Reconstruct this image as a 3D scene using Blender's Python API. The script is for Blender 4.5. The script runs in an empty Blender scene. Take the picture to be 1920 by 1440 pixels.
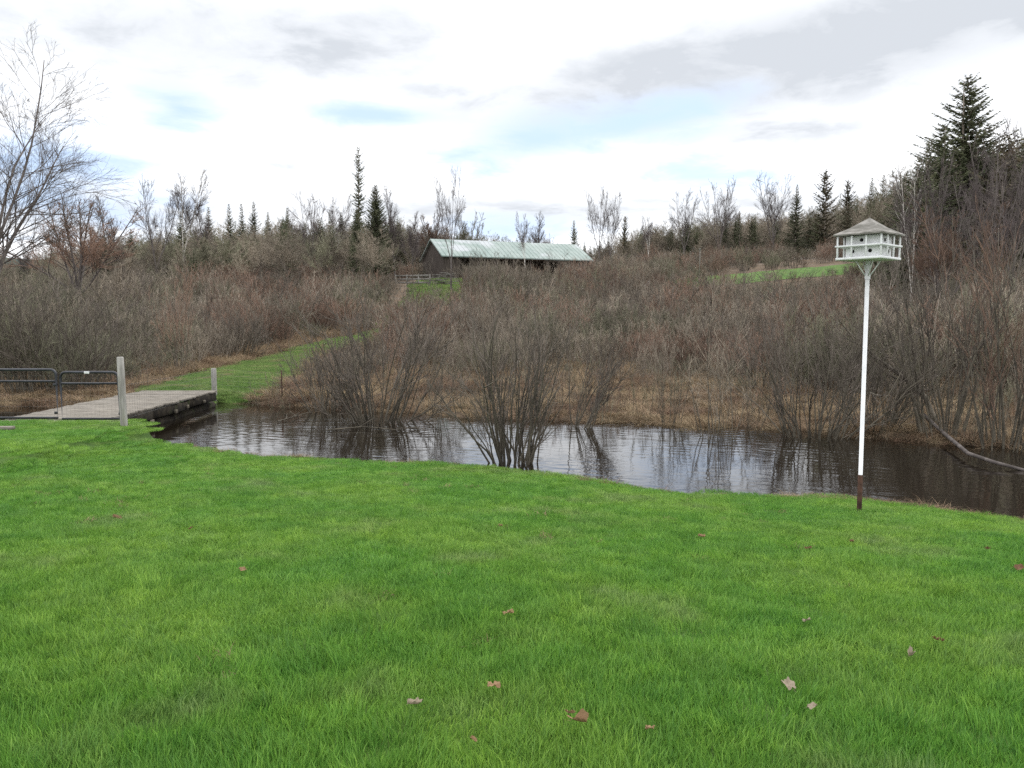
import bpy, math, random
import numpy as np
from mathutils import Vector

R = math.radians
S = bpy.context.scene
COL = S.collection

# ------------------------------------------------------------------ camera
F = 1493.0                      # focal length in pixels of a 1920 wide picture
CAMZ = 1.6
PITCH = math.atan((720 - 600) / F)
cd = bpy.data.cameras.new("camera")
cd.sensor_width = 36.0
cd.lens = F / 1920 * 36.0
cd.clip_start = 0.05
cd.clip_end = 30000
cam = bpy.data.objects.new("camera", cd)
COL.objects.link(cam)
cam.location = (0, 0, CAMZ)
cam.rotation_euler = (math.pi / 2 - PITCH, 0, 0)
S.camera = cam


def ray(px, py):
    u, v = (px - 960) / F, (720 - py) / F
    cp, sp = math.cos(PITCH), math.sin(PITCH)
    return np.array([u, cp + v * sp, -sp + v * cp])


def at(px, py, D):
    """point seen at a pixel, at depth y = D"""
    d = ray(px, py)
    return np.array([0, 0, CAMZ]) + d * (D / d[1])


def on_plane(px, py, z):
    d = ray(px, py)
    return np.array([0, 0, CAMZ]) + d * ((z - CAMZ) / d[2])


# ------------------------------------------------------------------ render settings, sky and sun
S.view_settings.view_transform = 'Standard'
S.view_settings.look = 'None'
S.view_settings.exposure = 0.45
S.view_settings.gamma = 1.0
S.render.engine = 'CYCLES'
S.cycles.max_bounces = 6
S.cycles.diffuse_bounces = 3
S.cycles.glossy_bounces = 3
S.cycles.transmission_bounces = 3
S.cycles.transparent_max_bounces = 8
S.cycles.volume_bounces = 0
S.cycles.use_denoising = False
S.cycles.sample_clamp_indirect = 2.5
S.cycles.sample_clamp_direct = 8.0

SUN_EL, SUN_AZ = R(52), R(35)   # azimuth measured from +Y towards +X
W = bpy.data.worlds.new("World")
S.world = W
W.use_nodes = True
nt = W.node_tree
nt.nodes.clear()


def nd(tree, typ, **kw):
    n = tree.nodes.new(typ)
    for k, v in kw.items():
        setattr(n, k, v)
    return n


def mth(tree, op, a, b=None, c=None, clamp=False):
    n = tree.nodes.new('ShaderNodeMath')
    n.operation = op
    n.use_clamp = clamp
    for i, v in enumerate((a, b, c)):
        if v is None:
            continue
        if isinstance(v, (int, float)):
            n.inputs[i].default_value = v
        else:
            tree.links.new(v, n.inputs[i])
    return n.outputs[0]


def mixc(tree, fac, a, b):
    n = tree.nodes.new('ShaderNodeMix')
    n.data_type = 'RGBA'
    n.clamp_factor = True
    for sock, v in ((n.inputs[0], fac), (n.inputs[6], a), (n.inputs[7], b)):
        if isinstance(v, (int, float)):
            sock.default_value = v
        elif isinstance(v, tuple):
            sock.default_value = (*v, 1) if len(v) == 3 else v
        else:
            tree.links.new(v, sock)
    return n.outputs[2]


def noise(tree, vec, scale, detail=4, rough=0.55, dist=0.0):
    n = nd(tree, 'ShaderNodeTexNoise')
    n.inputs['Scale'].default_value = scale
    n.inputs['Detail'].default_value = detail
    n.inputs['Roughness'].default_value = rough
    n.inputs['Distortion'].default_value = dist
    if vec is not None:
        tree.links.new(vec, n.inputs['Vector'])
    return n.outputs[0]


def smooth(tree, v, lo, hi, a=0.0, b=1.0):
    n = nd(tree, 'ShaderNodeMapRange', interpolation_type='SMOOTHSTEP')
    n.inputs[1].default_value, n.inputs[2].default_value = lo, hi
    n.inputs[3].default_value, n.inputs[4].default_value = a, b
    tree.links.new(v, n.inputs[0])
    return n.outputs[0]


tc = nd(nt, 'ShaderNodeTexCoord')
sx = nd(nt, 'ShaderNodeSeparateXYZ')
nt.links.new(tc.outputs['Generated'], sx.inputs[0])
az = mth(nt, 'ARCTAN2', sx.outputs[0], sx.outputs[1])
el = mth(nt, 'ARCSINE', sx.outputs[2])
zz = mth(nt, 'ADD', mth(nt, 'MAXIMUM', sx.outputs[2], 0.0), 0.13)
cx = nd(nt, 'ShaderNodeCombineXYZ')
nt.links.new(mth(nt, 'DIVIDE', sx.outputs[0], zz), cx.inputs[0])
nt.links.new(mth(nt, 'DIVIDE', sx.outputs[1], zz), cx.inputs[1])
cv = cx.outputs[0]
n_big = noise(nt, cv, 1.1, 6, 0.55)
n_mid = noise(nt, cv, 2.6, 7, 0.6, 0.3)
sky = nd(nt, 'ShaderNodeTexSky', sky_type='NISHITA')
sky.sun_disc = False
sky.sun_elevation = SUN_EL
sky.sun_rotation = SUN_AZ


def dirs(px, py):
    d = ray(px, py)
    d = d / np.linalg.norm(d)
    return math.atan2(d[0], d[1]), math.asin(d[2])


def blob(px, py, wx, wy, tilt=0.0, soft=0.9, wob=1.6):
    """soft elliptical patch of the sky in direction space, its edge broken up by cloud noise"""
    a0, e0 = dirs(px, py)
    da = mth(nt, 'SUBTRACT', az, a0)
    de = mth(nt, 'SUBTRACT', el, e0)
    de = mth(nt, 'SUBTRACT', de, mth(nt, 'MULTIPLY', da, tilt))
    qa = mth(nt, 'DIVIDE', da, wx / F)
    qe = mth(nt, 'DIVIDE', de, wy / F)
    r = mth(nt, 'SQRT', mth(nt, 'ADD', mth(nt, 'MULTIPLY', qa, qa), mth(nt, 'MULTIPLY', qe, qe)))
    r = mth(nt, 'ADD', r, mth(nt, 'MULTIPLY', mth(nt, 'SUBTRACT', n_mid, 0.5), wob * 2))
    return smooth(nt, r, 1.0 - soft, 1.0 + soft, 1.0, 0.0)


def vmax(lst):
    o = lst[0]
    for b in lst[1:]:
        o = mth(nt, 'MAXIMUM', o, b)
    return o


grey = vmax([
    mth(nt, 'MULTIPLY', blob(1500, 105, 600, 95, 0.10, 1.1, 1.0), 1.15),
    mth(nt, 'MULTIPLY', blob(480, 75, 620, 95, 0.03, 1.2, 1.3), 0.92),
    mth(nt, 'MULTIPLY', blob(500, 312, 180, 26, 0.0, 1.3, 1.6), 0.72),
    mth(nt, 'MULTIPLY', blob(1440, 245, 280, 34, 0.0, 1.2, 1.5), 0.85),
    mth(nt, 'MULTIPLY', blob(1080, 395, 760, 30, 0.0, 1.2, 1.4), 0.82),
    mth(nt, 'MULTIPLY', blob(230, 400, 300, 26, 0.0, 1.2, 1.4), 0.8),
    mth(nt, 'MULTIPLY', blob(1900, 15, 420, 80, 0.1, 1.1, 1.0), 1.05),
    mth(nt, 'MULTIPLY', blob(860, 180, 200, 40, -0.1, 1.2, 1.5), 0.8),
])
blue = vmax([
    blob(340, 205, 85, 34, -0.1, 0.9, 1.8),
    blob(690, 214, 130, 17, 0.0, 1.0, 1.5),
    blob(1010, 262, 150, 42, 0.15, 0.9, 1.6),
    blob(1180, 230, 150, 30, 0.1, 0.9, 1.6),
    blob(90, 330, 140, 70, 0.0, 1.0, 1.8),
    mth(nt, 'MULTIPLY', blob(950, 432, 120, 24, 0.0, 0.9, 1.5), 0.9),
    mth(nt, 'MULTIPLY', blob(1330, 330, 130, 26, 0.0, 0.9, 1.8), 0.9),
])
texture = smooth(nt, n_big, 0.40, 0.68)
overhead = smooth(nt, el, 0.55, 0.95)                 # the sky above the frame: mixed cloud
grey = mth(nt, 'MULTIPLY', grey, smooth(nt, n_mid, 0.30, 0.62, 0.74, 1.06))
greyness = mth(nt, 'ADD', grey, mth(nt, 'MULTIPLY', mth(nt, 'MULTIPLY', texture, overhead), 0.7), clamp=True)
fine = mth(nt, 'MULTIPLY', smooth(nt, n_mid, 0.45, 0.72), 0.44)
greyness = mth(nt, 'ADD', greyness, fine, clamp=True)
SKYK = 0.1
white = tuple(v / SKYK for v in (1.20, 1.215, 1.24))
gry = tuple(v / SKYK for v in (0.53, 0.56, 0.605))
cloud = mixc(nt, greyness, white, gry)
clear = mixc(nt, 0.8, sky.outputs[0], tuple(v / SKYK for v in (0.55, 0.69, 0.93)))
full = mixc(nt, blue, cloud, clear)
# an overcast sky is brightest overhead
zen = smooth(nt, el, 0.40, 1.0, 1.0, 1.9)
vm = nd(nt, 'ShaderNodeVectorMath', operation='SCALE')
nt.links.new(full, vm.inputs[0]); nt.links.new(zen, vm.inputs['Scale'])
full = vm.outputs[0]
bg = nd(nt, 'ShaderNodeBackground')
bg.inputs[1].default_value = SKYK
nt.links.new(full, bg.inputs[0])
wo = nd(nt, 'ShaderNodeOutputWorld')
nt.links.new(bg.outputs[0], wo.inputs[0])

sl = bpy.data.lights.new("sun", 'SUN')
sl.energy = 1.0
sl.angle = R(20)
sl.color = (1.0, 0.96, 0.9)
sun = bpy.data.objects.new("sun", sl)
COL.objects.link(sun)
sd = Vector((math.sin(SUN_AZ) * math.cos(SUN_EL), math.cos(SUN_AZ) * math.cos(SUN_EL), math.sin(SUN_EL)))
sun.rotation_euler = sd.to_track_quat('Z', 'Y').to_euler()

# ------------------------------------------------------------------ helpers: materials


def material(name, ca, cb, scale=4.0, rough=0.9, space='OBJECT', detail=5, spread=(0.35, 0.65), bump=0.0,
             bscale=None, cc=None, cscale=0.6, cspread=(0.45, 0.65), rand=0.0, translucent=0.0, attr=None, stretch=None,
             spec=0.2, metallic=0.0):
    m = bpy.data.materials.new(name)
    m.use_nodes = True
    t = m.node_tree
    p = t.nodes['Principled BSDF']
    if space == 'WORLD':
        vec = nd(t, 'ShaderNodeNewGeometry').outputs['Position']
    else:
        vec = nd(t, 'ShaderNodeTexCoord').outputs['Object']
    if stretch:
        mp = nd(t, 'ShaderNodeMapping')
        mp.inputs['Scale'].default_value = stretch
        t.links.new(vec, mp.inputs['Vector'])
        vec = mp.outputs[0]
    n = noise(t, vec, scale, detail)
    c = mixc(t, smooth(t, n, *spread), ca, cb)
    if cc is not None:
        c = mixc(t, smooth(t, noise(t, vec, cscale, 5), *cspread), c, cc)
    if attr:
        a = nd(t, 'ShaderNodeAttribute', attribute_name=attr)
        v = mth(t, 'MULTIPLY_ADD', a.outputs['Fac'], 0.8, 0.6)
        hs = nd(t, 'ShaderNodeHueSaturation')
        t.links.new(c, hs.inputs['Color'])
        t.links.new(v, hs.inputs['Value'])
        t.links.new(mth(t, 'MULTIPLY_ADD', a.outputs['Fac'], -0.03, 0.515), hs.inputs['Hue'])
        c = hs.outputs[0]
    if rand:
        oi = nd(t, 'ShaderNodeObjectInfo')
        hs = nd(t, 'ShaderNodeHueSaturation')
        t.links.new(c, hs.inputs['Color'])
        t.links.new(mth(t, 'MULTIPLY_ADD', oi.outputs['Random'], 2 * rand, 1 - rand), hs.inputs['Value'])
        c = hs.outputs[0]
    t.links.new(c, p.inputs['Base Color'])
    p.inputs['Roughness'].default_value = rough
    p.inputs['Specular IOR Level'].default_value = spec
    p.inputs['Metallic'].default_value = metallic
    if bump:
        b = nd(t, 'ShaderNodeBump')
        b.inputs['Strength'].default_value = bump
        b.inputs['Distance'].default_value = 0.02
        t.links.new(noise(t, vec, bscale or scale * 3, 5), b.inputs['Height'])
        t.links.new(b.outputs[0], p.inputs['Normal'])
    if translucent:
        tr = nd(t, 'ShaderNodeBsdfTranslucent')
        t.links.new(c, tr.inputs[0])
        mx = nd(t, 'ShaderNodeMixShader')
        mx.inputs[0].default_value = translucent
        t.links.new(p.outputs[0], mx.inputs[1])
        t.links.new(tr.outputs[0], mx.inputs[2])
        t.links.new(mx.outputs[0], t.nodes['Material Output'].inputs[0])
    return m


M = {}
M['lawn'] = material('lawn_soil', (0.045, 0.085, 0.018), (0.07, 0.125, 0.022), 3.0, 1.0, 'WORLD', cc=(0.14, 0.13, 0.06), cscale=0.9,
                     cspread=(0.6, 0.75))
M['ground'] = material('marsh_litter', (0.075, 0.053, 0.035), (0.14, 0.10, 0.062), 2.2, 1.0, 'WORLD', bump=0.6, bscale=9,
                       cc=(0.13, 0.10, 0.075), cscale=0.4)
M['path'] = material('path_turf', (0.05, 0.105, 0.02), (0.085, 0.15, 0.03), 1.5, 1.0, 'WORLD', cc=(0.13, 0.13, 0.05), cscale=0.7,
                     cspread=(0.55, 0.75))
M['blade'] = material('grass_blade', (0.112, 0.262, 0.04), (0.168, 0.308, 0.05), 0.55, 0.55, 'WORLD', detail=4, spread=(0.36, 0.62),
                      cc=(0.19, 0.26, 0.10), cscale=1.1, cspread=(0.52, 0.8), translucent=0.35, attr='tone', spec=0.3)
M['blade_path'] = material('path_grass_blade', (0.13, 0.22, 0.06), (0.19, 0.27, 0.085), 0.8, 0.6, 'WORLD', cc=(0.25, 0.23, 0.12), cscale=0.9,
                           cspread=(0.5, 0.72), translucent=0.3, attr='tone')
M['dead'] = material('dead_grass', (0.165, 0.118, 0.07), (0.285, 0.218, 0.132), 1.2, 0.9, 'WORLD', cc=(0.13, 0.085, 0.055), cscale=0.5,
                     cspread=(0.42, 0.66), translucent=0.15, attr='tone')
M['bark'] = material('grey_bark', (0.16, 0.13, 0.105), (0.30, 0.26, 0.22), 3.0, 0.95, stretch=(1, 1, 0.25), bump=0.3, rand=0.25)
M['bark_dark'] = material('dark_bark', (0.07, 0.06, 0.055), (0.15, 0.13, 0.12), 3.0, 0.95, stretch=(1, 1, 0.25), bump=0.3)
M['twig_dark'] = material('twig_dark', (0.075, 0.06, 0.058), (0.12, 0.10, 0.095), 1.0, 0.9, rand=0.2, spec=0.2)
M['twig_water'] = material('twig_water', (0.082, 0.068, 0.056), (0.14, 0.116, 0.096), 1.0, 0.85, rand=0.2, spec=0.3)
M['twig_grey'] = material('twig_grey', (0.165, 0.137, 0.103), (0.27, 0.228, 0.176), 1.0, 0.85, rand=0.4, spec=0.3)
M['twig_red'] = material('twig_red', (0.165, 0.105, 0.076), (0.25, 0.16, 0.115), 1.0, 0.85, rand=0.4, spec=0.3)
M['twig_olive'] = material('twig_olive', (0.125, 0.122, 0.078), (0.20, 0.192, 0.13), 1.0, 0.85, rand=0.4, spec=0.3)
M['stem'] = material('alder_stem', (0.05, 0.043, 0.032), (0.125, 0.108, 0.082), 5.0, 0.85, stretch=(1, 1, 0.3), rand=0.2, spec=0.3)
M['needle'] = material('spruce_needles', (0.058, 0.068, 0.036), (0.11, 0.12, 0.065), 1.3, 0.8, rand=0.3, attr='tone')
M['needle_warm'] = material('pine_needles', (0.05, 0.052, 0.028), (0.105, 0.085, 0.05), 0.8, 0.8, rand=0.25, attr='tone')
M['birch'] = material('birch_bark', (0.42, 0.39, 0.35), (0.58, 0.55, 0.5), 4, 0.8, cc=(0.08, 0.07, 0.06), cscale=3, stretch=(1, 1, 2),
                      cspread=(0.58, 0.64))

# ------------------------------------------------------------------ helpers: objects and meshes


def tag(o, label=None, cat=None, group=None, kind=None):
    if label:
        o['label'] = label
    if cat:
        o['category'] = cat
    if group:
        o['group'] = group
    if kind:
        o['kind'] = kind
    return o


def empty(name, loc=(0, 0, 0), rz=0.0, sc=1.0):
    o = bpy.data.objects.new(name, None)
    COL.objects.link(o)
    o.location = tuple(float(v) for v in loc)
    o.rotation_euler = (0, 0, rz)
    o.scale = (sc, sc, sc) if isinstance(sc, (int, float)) else sc
    o.empty_display_size = 0.2
    return o


def mesh_np(name, verts, quads=None, tris=None, mat=None, tone=None, smoothed=False):
    me = bpy.data.meshes.new(name)
    v = np.asarray(verts, np.float32).reshape(-1, 3)
    q = np.zeros((0, 4), np.int32) if quads is None or len(quads) == 0 else np.asarray(quads, np.int32)
    t = np.zeros((0, 3), np.int32) if tris is None or len(tris) == 0 else np.asarray(tris, np.int32)
    me.vertices.add(len(v))
    me.vertices.foreach_set('co', v.ravel())
    nl = q.size + t.size
    me.loops.add(nl)
    me.loops.foreach_set('vertex_index', np.concatenate([q.ravel(), t.ravel()]).astype(np.int32))
    me.polygons.add(len(q) + len(t))
    starts = np.concatenate([np.arange(len(q)) * 4, q.size + np.arange(len(t)) * 3]).astype(np.int32)
    me.polygons.foreach_set('loop_start', starts)
    if smoothed:
        me.polygons.foreach_set('use_smooth', np.ones(len(q) + len(t), bool))
    if tone is not None:
        a = me.attributes.new('tone', 'FLOAT', 'POINT')
        a.data.foreach_set('value', np.asarray(tone, np.float32))
    if mat is not None:
        for mm in (mat if isinstance(mat, (list, tuple)) else [mat]):
            me.materials.append(mm)
    me.update(calc_edges=True)
    return me


def obj(name, me, parent=None, loc=None, rot=None, link=True):
    o = bpy.data.objects.new(name, me)
    if link:
        COL.objects.link(o)
    if parent is not None:
        o.parent = parent
    if loc is not None:
        o.location = tuple(float(v) for v in loc)
    if rot is not None:
        o.rotation_euler = rot
    return o


class Tubes:
    """many tapered tubes collected into one mesh"""

    def __init__(self):
        self.d = {}

    def add(self, pts, rad, k=3):
        pts = np.asarray(pts, float)
        rad = np.broadcast_to(np.asarray(rad, float), (len(pts),))
        self.d.setdefault((len(pts), k), []).append((pts, rad))

    def arrays(self):
        V, Q, base = [], [], 0
        for (P, k), lst in self.d.items():
            A = np.array([p for p, _ in lst])
            Rr = np.array([r for _, r in lst])
            T = np.gradient(A, axis=1)
            T /= np.linalg.norm(T, axis=2, keepdims=True) + 1e-9
            mean = T.mean(axis=1, keepdims=True)
            ref = np.where(np.abs(mean[..., 2:3]) < 0.8, np.array([0, 0, 1.0]), np.array([1.0, 0.13, 0]))
            U = np.cross(T, np.broadcast_to(ref, T.shape))
            U /= np.linalg.norm(U, axis=2, keepdims=True) + 1e-9
            B = np.cross(T, U)
            ang = np.arange(k) / k * 2 * np.pi
            ring = A[:, :, None, :] + Rr[:, :, None, None] * (
                np.cos(ang)[None, None, :, None] * U[:, :, None, :] + np.sin(ang)[None, None, :, None] * B[:, :, None, :])
            N = len(lst)
            idx = base + np.arange(N * P * k).reshape(N, P, k)
            a, b = idx[:, :-1, :], idx[:, 1:, :]
            Q.append(np.stack([a, np.roll(a, -1, 2), np.roll(b, -1, 2), b], -1).reshape(-1, 4))
            if k > 3:                       # close the ends of the thicker tubes with a fan of quads
                for e in (0, P - 1):
                    for j in range(1, k - 2, 2):
                        Q.append(np.stack([idx[:, e, 0], idx[:, e, j], idx[:, e, j + 1], idx[:, e, min(j + 2, k - 1)]], -1))
            V.append(ring.reshape(-1, 3))
            base += N * P * k
        if not V:
            return np.zeros((0, 3)), np.zeros((0, 4), int)
        return np.concatenate(V), np.concatenate(Q)

    def mesh(self, name, mat, smoothed=True):
        v, q = self.arrays()
        return mesh_np(name, v, q, None, mat, smoothed=smoothed)


class Solid:
    """boxes and prisms collected into one mesh"""

    def __init__(self):
        self.v, self.q, self.t = [], [], []

    def box(self, c, s, rz=0.0, jit=0.0, rng=None, rx=0.0):
        n = len(self.v)
        ca, sa = math.cos(rz), math.sin(rz)
        for dz in (-.5, .5):
            for dx, dy in ((-.5, -.5), (.5, -.5), (.5, .5), (-.5, .5)):
                x, y, z = dx * s[0], dy * s[1], dz * s[2]
                if jit and rng is not None:
                    x += rng.uniform(-jit, jit); y += rng.uniform(-jit, jit); z += rng.uniform(-jit, jit)
                if rx:
                    y, z = y * math.cos(rx) - z * math.sin(rx), y * math.sin(rx) + z * math.cos(rx)
                self.v.append((c[0] + x * ca - y * sa, c[1] + x * sa + y * ca, c[2] + z))
        for f in ((0, 3, 2, 1), (4, 5, 6, 7), (0, 1, 5, 4), (1, 2, 6, 5), (2, 3, 7, 6), (3, 0, 4, 7)):
            self.q.append([n + i for i in f])

    def bar(self, a, b, w, h):
        """rectangular bar from a to b, w across, h along the second normal"""
        a, b = np.array(a, float), np.array(b, float)
        t = (b - a) / np.linalg.norm(b - a)
        ref = np.array([0, 0, 1.0]) if abs(t[2]) < 0.9 else np.array([0, 1.0, 0])
        u = np.cross(t, ref); u /= np.linalg.norm(u)
        w2 = np.cross(u, t)
        n = len(self.v)
        for p in (a, b):
            for du, dv in ((-.5, -.5), (.5, -.5), (.5, .5), (-.5, .5)):
                self.v.append(tuple(p + u * du * w + w2 * dv * h))
        for f in ((0, 3, 2, 1), (4, 5, 6, 7), (0, 1, 5, 4), (1, 2, 6, 5), (2, 3, 7, 6), (3, 0, 4, 7)):
            self.q.append([n + i for i in f])

    def poly(self, pts):
        n = len(self.v)
        self.v += [tuple(p) for p in pts]
        (self.q if len(pts) == 4 else self.t).append(list(range(n, n + len(pts))))

    def mesh(self, name, mat, bevel=0.0):
        me = mesh_np(name, self.v, self.q, self.t, mat)
        if bevel:
            import bmesh
            bm = bmesh.new(); bm.from_mesh(me)
            bmesh.ops.bevel(bm, geom=bm.edges[:], offset=bevel, segments=1, affect='EDGES')
            bm.to_mesh(me); bm.free()
        return me


# ------------------------------------------------------------------ the lie of the land
ZW = -0.85
rg = np.random.default_rng(7)
_near = [(280, 838), (320, 847), (430, 858), (600, 868), (900, 880), (1000, 893), (1100, 908), (1250, 932), (1450, 938), (1600, 944),
         (1700, 958), (1850, 977), (1920, 993)]
_n = np.array([on_plane(a, b, ZW)[:2] for a, b in _near])
NX = np.concatenate([[-80, -12, -8.4, -7.7, -7.15], _n[:, 0], [8.5, 14, 80]])
NY = np.concatenate([[15.8, 15.8, 15.9, 15.9, 15.5], _n[:, 1], [8.0, 6.8, -4.0]])
_far = [(400, 757), (520, 768), (640, 772), (760, 780), (880, 790), (1000, 797), (1180, 803), (1300, 815), (1420, 814), (1560, 822),
        (1720, 834), (1800, 850)]
_f = np.array([on_plane(a, b, ZW)[:2] for a, b in _far])
FX = np.concatenate([[-80, -20, -11.5, -8.95], _f[:, 0], [10.0, 14, 80]])
FY = np.concatenate([[20, 21.0, 21.9, 22.1], _f[:, 1], [14.2, 13.2, 4.0]])


def yn(x):
    return np.interp(x, NX, NY) + 0.05 * np.sin(np.asarray(x) * 3.1) + 0.03 * np.sin(np.asarray(x) * 7.7)


def yf(x):
    return np.interp(x, FX, FY) + 0.14 * np.sin(np.asarray(x) * 2.3 + 1) + 0.09 * np.sin(np.asarray(x) * 6.1)


def wob(x, y, s, a=1.0):
    return a * (np.sin(x * s + 1.3 * np.sin(y * s * 0.7 + 2)) * np.sin(y * s * 1.1 + 0.8 * np.sin(x * s * 0.9)))


PY = [12, 18, 23, 30, 45, 60, 82, 120, 150, 200, 260, 420]
PZ = [-.80, -.79, -.77, -.72, -.62, -.4, .55, 6.3, 9.3, 12.0, 13.5, 14.0]


def height(x, y):
    x = np.asarray(x, float); y = np.asarray(y, float)
    a, b = yn(x), yf(x)
    ze = np.interp(x, [-7.3, -6.7, -4.5], [-0.42, -0.68, ZW + 0.035])
    t = np.clip((y - 1.0) / (a - 1.0), 0, 1)
    lawn = ze * t ** 1.25 + wob(x, y, 0.9, 0.018) * np.clip(1.2 - t, 0, 1) + wob(x + 3, y, 2.6, 0.006)
    bed = np.maximum(ze - np.clip(y - a, 0, 9) * 1.6, -1.45)
    prof = np.interp(y, PY, PZ)
    lf = np.interp(x, [-60, -14], [0.8, 1.0])
    prof = np.where(prof > 0, prof * lf, prof)
    rise = np.interp(x, [14, 60], [0, 4.0]) * np.clip((y - 22) / 30, 0, 1)
    pud = -0.2 * np.exp(-((x + 3.4) / 3.6) ** 2 - ((y - 25.0) / 1.3) ** 2) - 0.16 * np.exp(-((x - 5.2) / 1.6) ** 2 - ((y - 25.5) / 0.9) ** 2)
    d = np.clip(y - b, 0, 50)
    zfar = prof + rise + pud + wob(x, y, 1.7, 0.035) + wob(x + 9, y, 0.5, 0.06) + 0.27 * np.exp(-((x + 10.5) / 2.6) ** 2 - ((y - 25) / 6) ** 2) + 0.16 * np.exp(-((x + 7) / 1.3) ** 2 - ((y - 24.4) / 0.9) ** 2)
    bank = ZW - 0.5 + (zfar - ZW + 0.5) * (1 - np.exp(-d / 0.55))
    far = np.where(y >= b, bank, -1.45)
    near_dist = np.clip(b - y, 0, 9)
    bedz = np.maximum(bed, np.maximum(-1.45, ZW - 0.5 - near_dist * 2))
    return np.where(y <= a, lawn, np.where(y >= b, far, bedz))


def hz(x, y):
    return float(height(np.array([x]), np.array([y]))[0])


def ground_at(px, py):
    d = ray(px, py); o = np.array([0, 0, CAMZ])
    s = np.linspace(1.5, 150, 30000)
    p = o + d * s[:, None]
    below = p[:, 2] < height(p[:, 0], p[:, 1])
    return p[int(np.argmax(below))]


PATH = np.array([(-9.2, 22.2), (-9.7, 26), (-11.4, 35), (-13.6, 57), (-13.0, 72), (-12.3, 82), (-10, 120), (-10.5, 150)])


def path_x(y):
    return np.interp(y, PATH[:, 1], PATH[:, 0])


def path_w(y):
    return np.interp(y, [22.4, 24, 31, 54, 70, 95, 110, 126, 150], [1.1, 1.7, 2.0, 1.9, 1.8, 2.2, 3.5, 5.5, 6.0])


def grid_mesh(name, X, Y, mat, zoff=0.0):
    Z = height(X, Y) + zoff
    nr, nc = X.shape
    v = np.stack([X, Y, Z], -1).reshape(-1, 3)
    i = np.arange(nr * nc).reshape(nr, nc)
    q = np.stack([i[:-1, :-1], i[:-1, 1:], i[1:, 1:], i[1:, :-1]], -1).reshape(-1, 4)
    return mesh_np(name, v, q, None, mat, smoothed=True)


xs = np.concatenate([np.linspace(-70, -16, 40)[:-1], np.linspace(-16, 14, 260), np.linspace(14, 70, 40)[1:]])
v = np.linspace(0, 1, 150)[:, None]
a = yn(xs)[None, :] + 1.1
y0 = np.minimum(-14.0, a - 14)
tag(obj('lawn', grid_mesh('lawn', np.broadcast_to(xs, (150, len(xs))).copy(), y0 + (a - y0) * v ** 0.8, M['lawn'])), kind='structure')
xs2 = np.concatenate([np.linspace(-400, -40, 40)[:-1], np.linspace(-40, 45, 330), np.linspace(45, 400, 40)[1:]])
v2 = np.concatenate([np.linspace(0, 0.06, 130)[:-1], np.linspace(0.06, 0.28, 120)[:-1], np.linspace(0.28, 1, 60)])[:, None]
a2 = yn(xs2)[None, :] + 1.1
tag(obj('ground', grid_mesh('ground', np.broadcast_to(xs2, (len(v2), len(xs2))).copy(), a2 + (420 - a2) * v2, M['ground'])), kind='structure')
yy = np.linspace(22.6, 148, 400)[:, None]
uu = np.linspace(-1, 1, 17)[None, :]
edge = 1 + 0.12 * np.sin(yy * 1.9) * np.sign(uu) * np.abs(uu)
tag(obj('grass_path', grid_mesh('grass_path', path_x(yy) + path_w(yy) * uu * edge, np.broadcast_to(yy, (400, 17)).copy(), M['path'], 0.035)),
    kind='structure')
fx, fy = np.meshgrid(np.linspace(24, 90, 90), np.linspace(112, 127, 40))
tag(obj('hay_field', grid_mesh('hay_field', fx, fy, M['path'], 0.06)), kind='structure')

# water
RIPPLE = 0.00095
wm = bpy.data.materials.new('stream_water')
wm.use_nodes = True
t = wm.node_tree
p = t.nodes['Principled BSDF']
p.inputs['Base Color'].default_value = (0.010, 0.0075, 0.005, 1)
p.inputs['Roughness'].default_value = 0.04
p.inputs['IOR'].default_value = 1.42
geo = nd(t, 'ShaderNodeNewGeometry').outputs['Position']
mp = nd(t, 'ShaderNodeMapping')
mp.inputs['Scale'].default_value = (0.8, 2.0, 1)
mp.inputs['Rotation'].default_value = (0, 0, R(14))
t.links.new(geo, mp.inputs['Vector'])
r1 = noise(t, mp.outputs[0], 5.5, 3, 0.5, 0.4)
r2 = noise(t, mp.outputs[0], 1.1, 2, 0.5, 0.6)
r3 = smooth(t, noise(t, geo, 0.28, 3), 0.42, 0.66, 0.25, 1.0)
hgt = mth(t, 'MULTIPLY', mth(t, 'ADD', mth(t, 'MULTIPLY', r1, 0.5), r2), r3)
bp = nd(t, 'ShaderNodeBump')
bp.inputs['Strength'].default_value = 1.0
bp.inputs['Distance'].default_value = 0.006
t.links.new(hgt, bp.inputs['Height'])
t.links.new(bp.outputs[0], p.inputs['Normal'])
wx = np.concatenate([np.linspace(-70, -17, 30)[:-1], np.linspace(-17, 13, 560), np.linspace(13, 70, 30)[1:]])
wv = np.concatenate([np.linspace(0, 0.52, 330)[:-1], np.linspace(0.52, 1, 70)])[:, None]
wy0 = yn(wx)[None, :] - 0.3
WX = np.broadcast_to(wx, (len(wv), len(wx))).copy(); WY = wy0 + (31 - wy0) * wv
rw = np.random.default_rng(77)
WZ = np.zeros_like(WX)
for k in range(46):
    lam = 0.10 * (4.0 ** rw.uniform(0, 1))
    th_ = math.pi / 2 + rw.normal(0, 1.1)
    kx, ky = math.cos(th_) * 2 * math.pi / lam, math.sin(th_) * 2 * math.pi / lam
    WZ += RIPPLE * lam * np.sin(kx * WX + ky * WY + rw.uniform(0, 6.28) + 0.8 * np.sin(WX * rw.uniform(.3, .9) + WY * rw.uniform(.3, .9)))
calm = 0.55 + 0.45 * np.sin(WX * 0.75 + 1.6 * np.sin(WY * 0.6)) * np.sin(WY * 1.0 + WX * 0.35 + np.sin(WX * 1.3))
calm = calm * np.interp(WX, [-8, 4, 8], [0.35, 0.75, 1.3])
WZ = WZ * calm * ((WX > -17) & (WX < 13))
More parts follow.
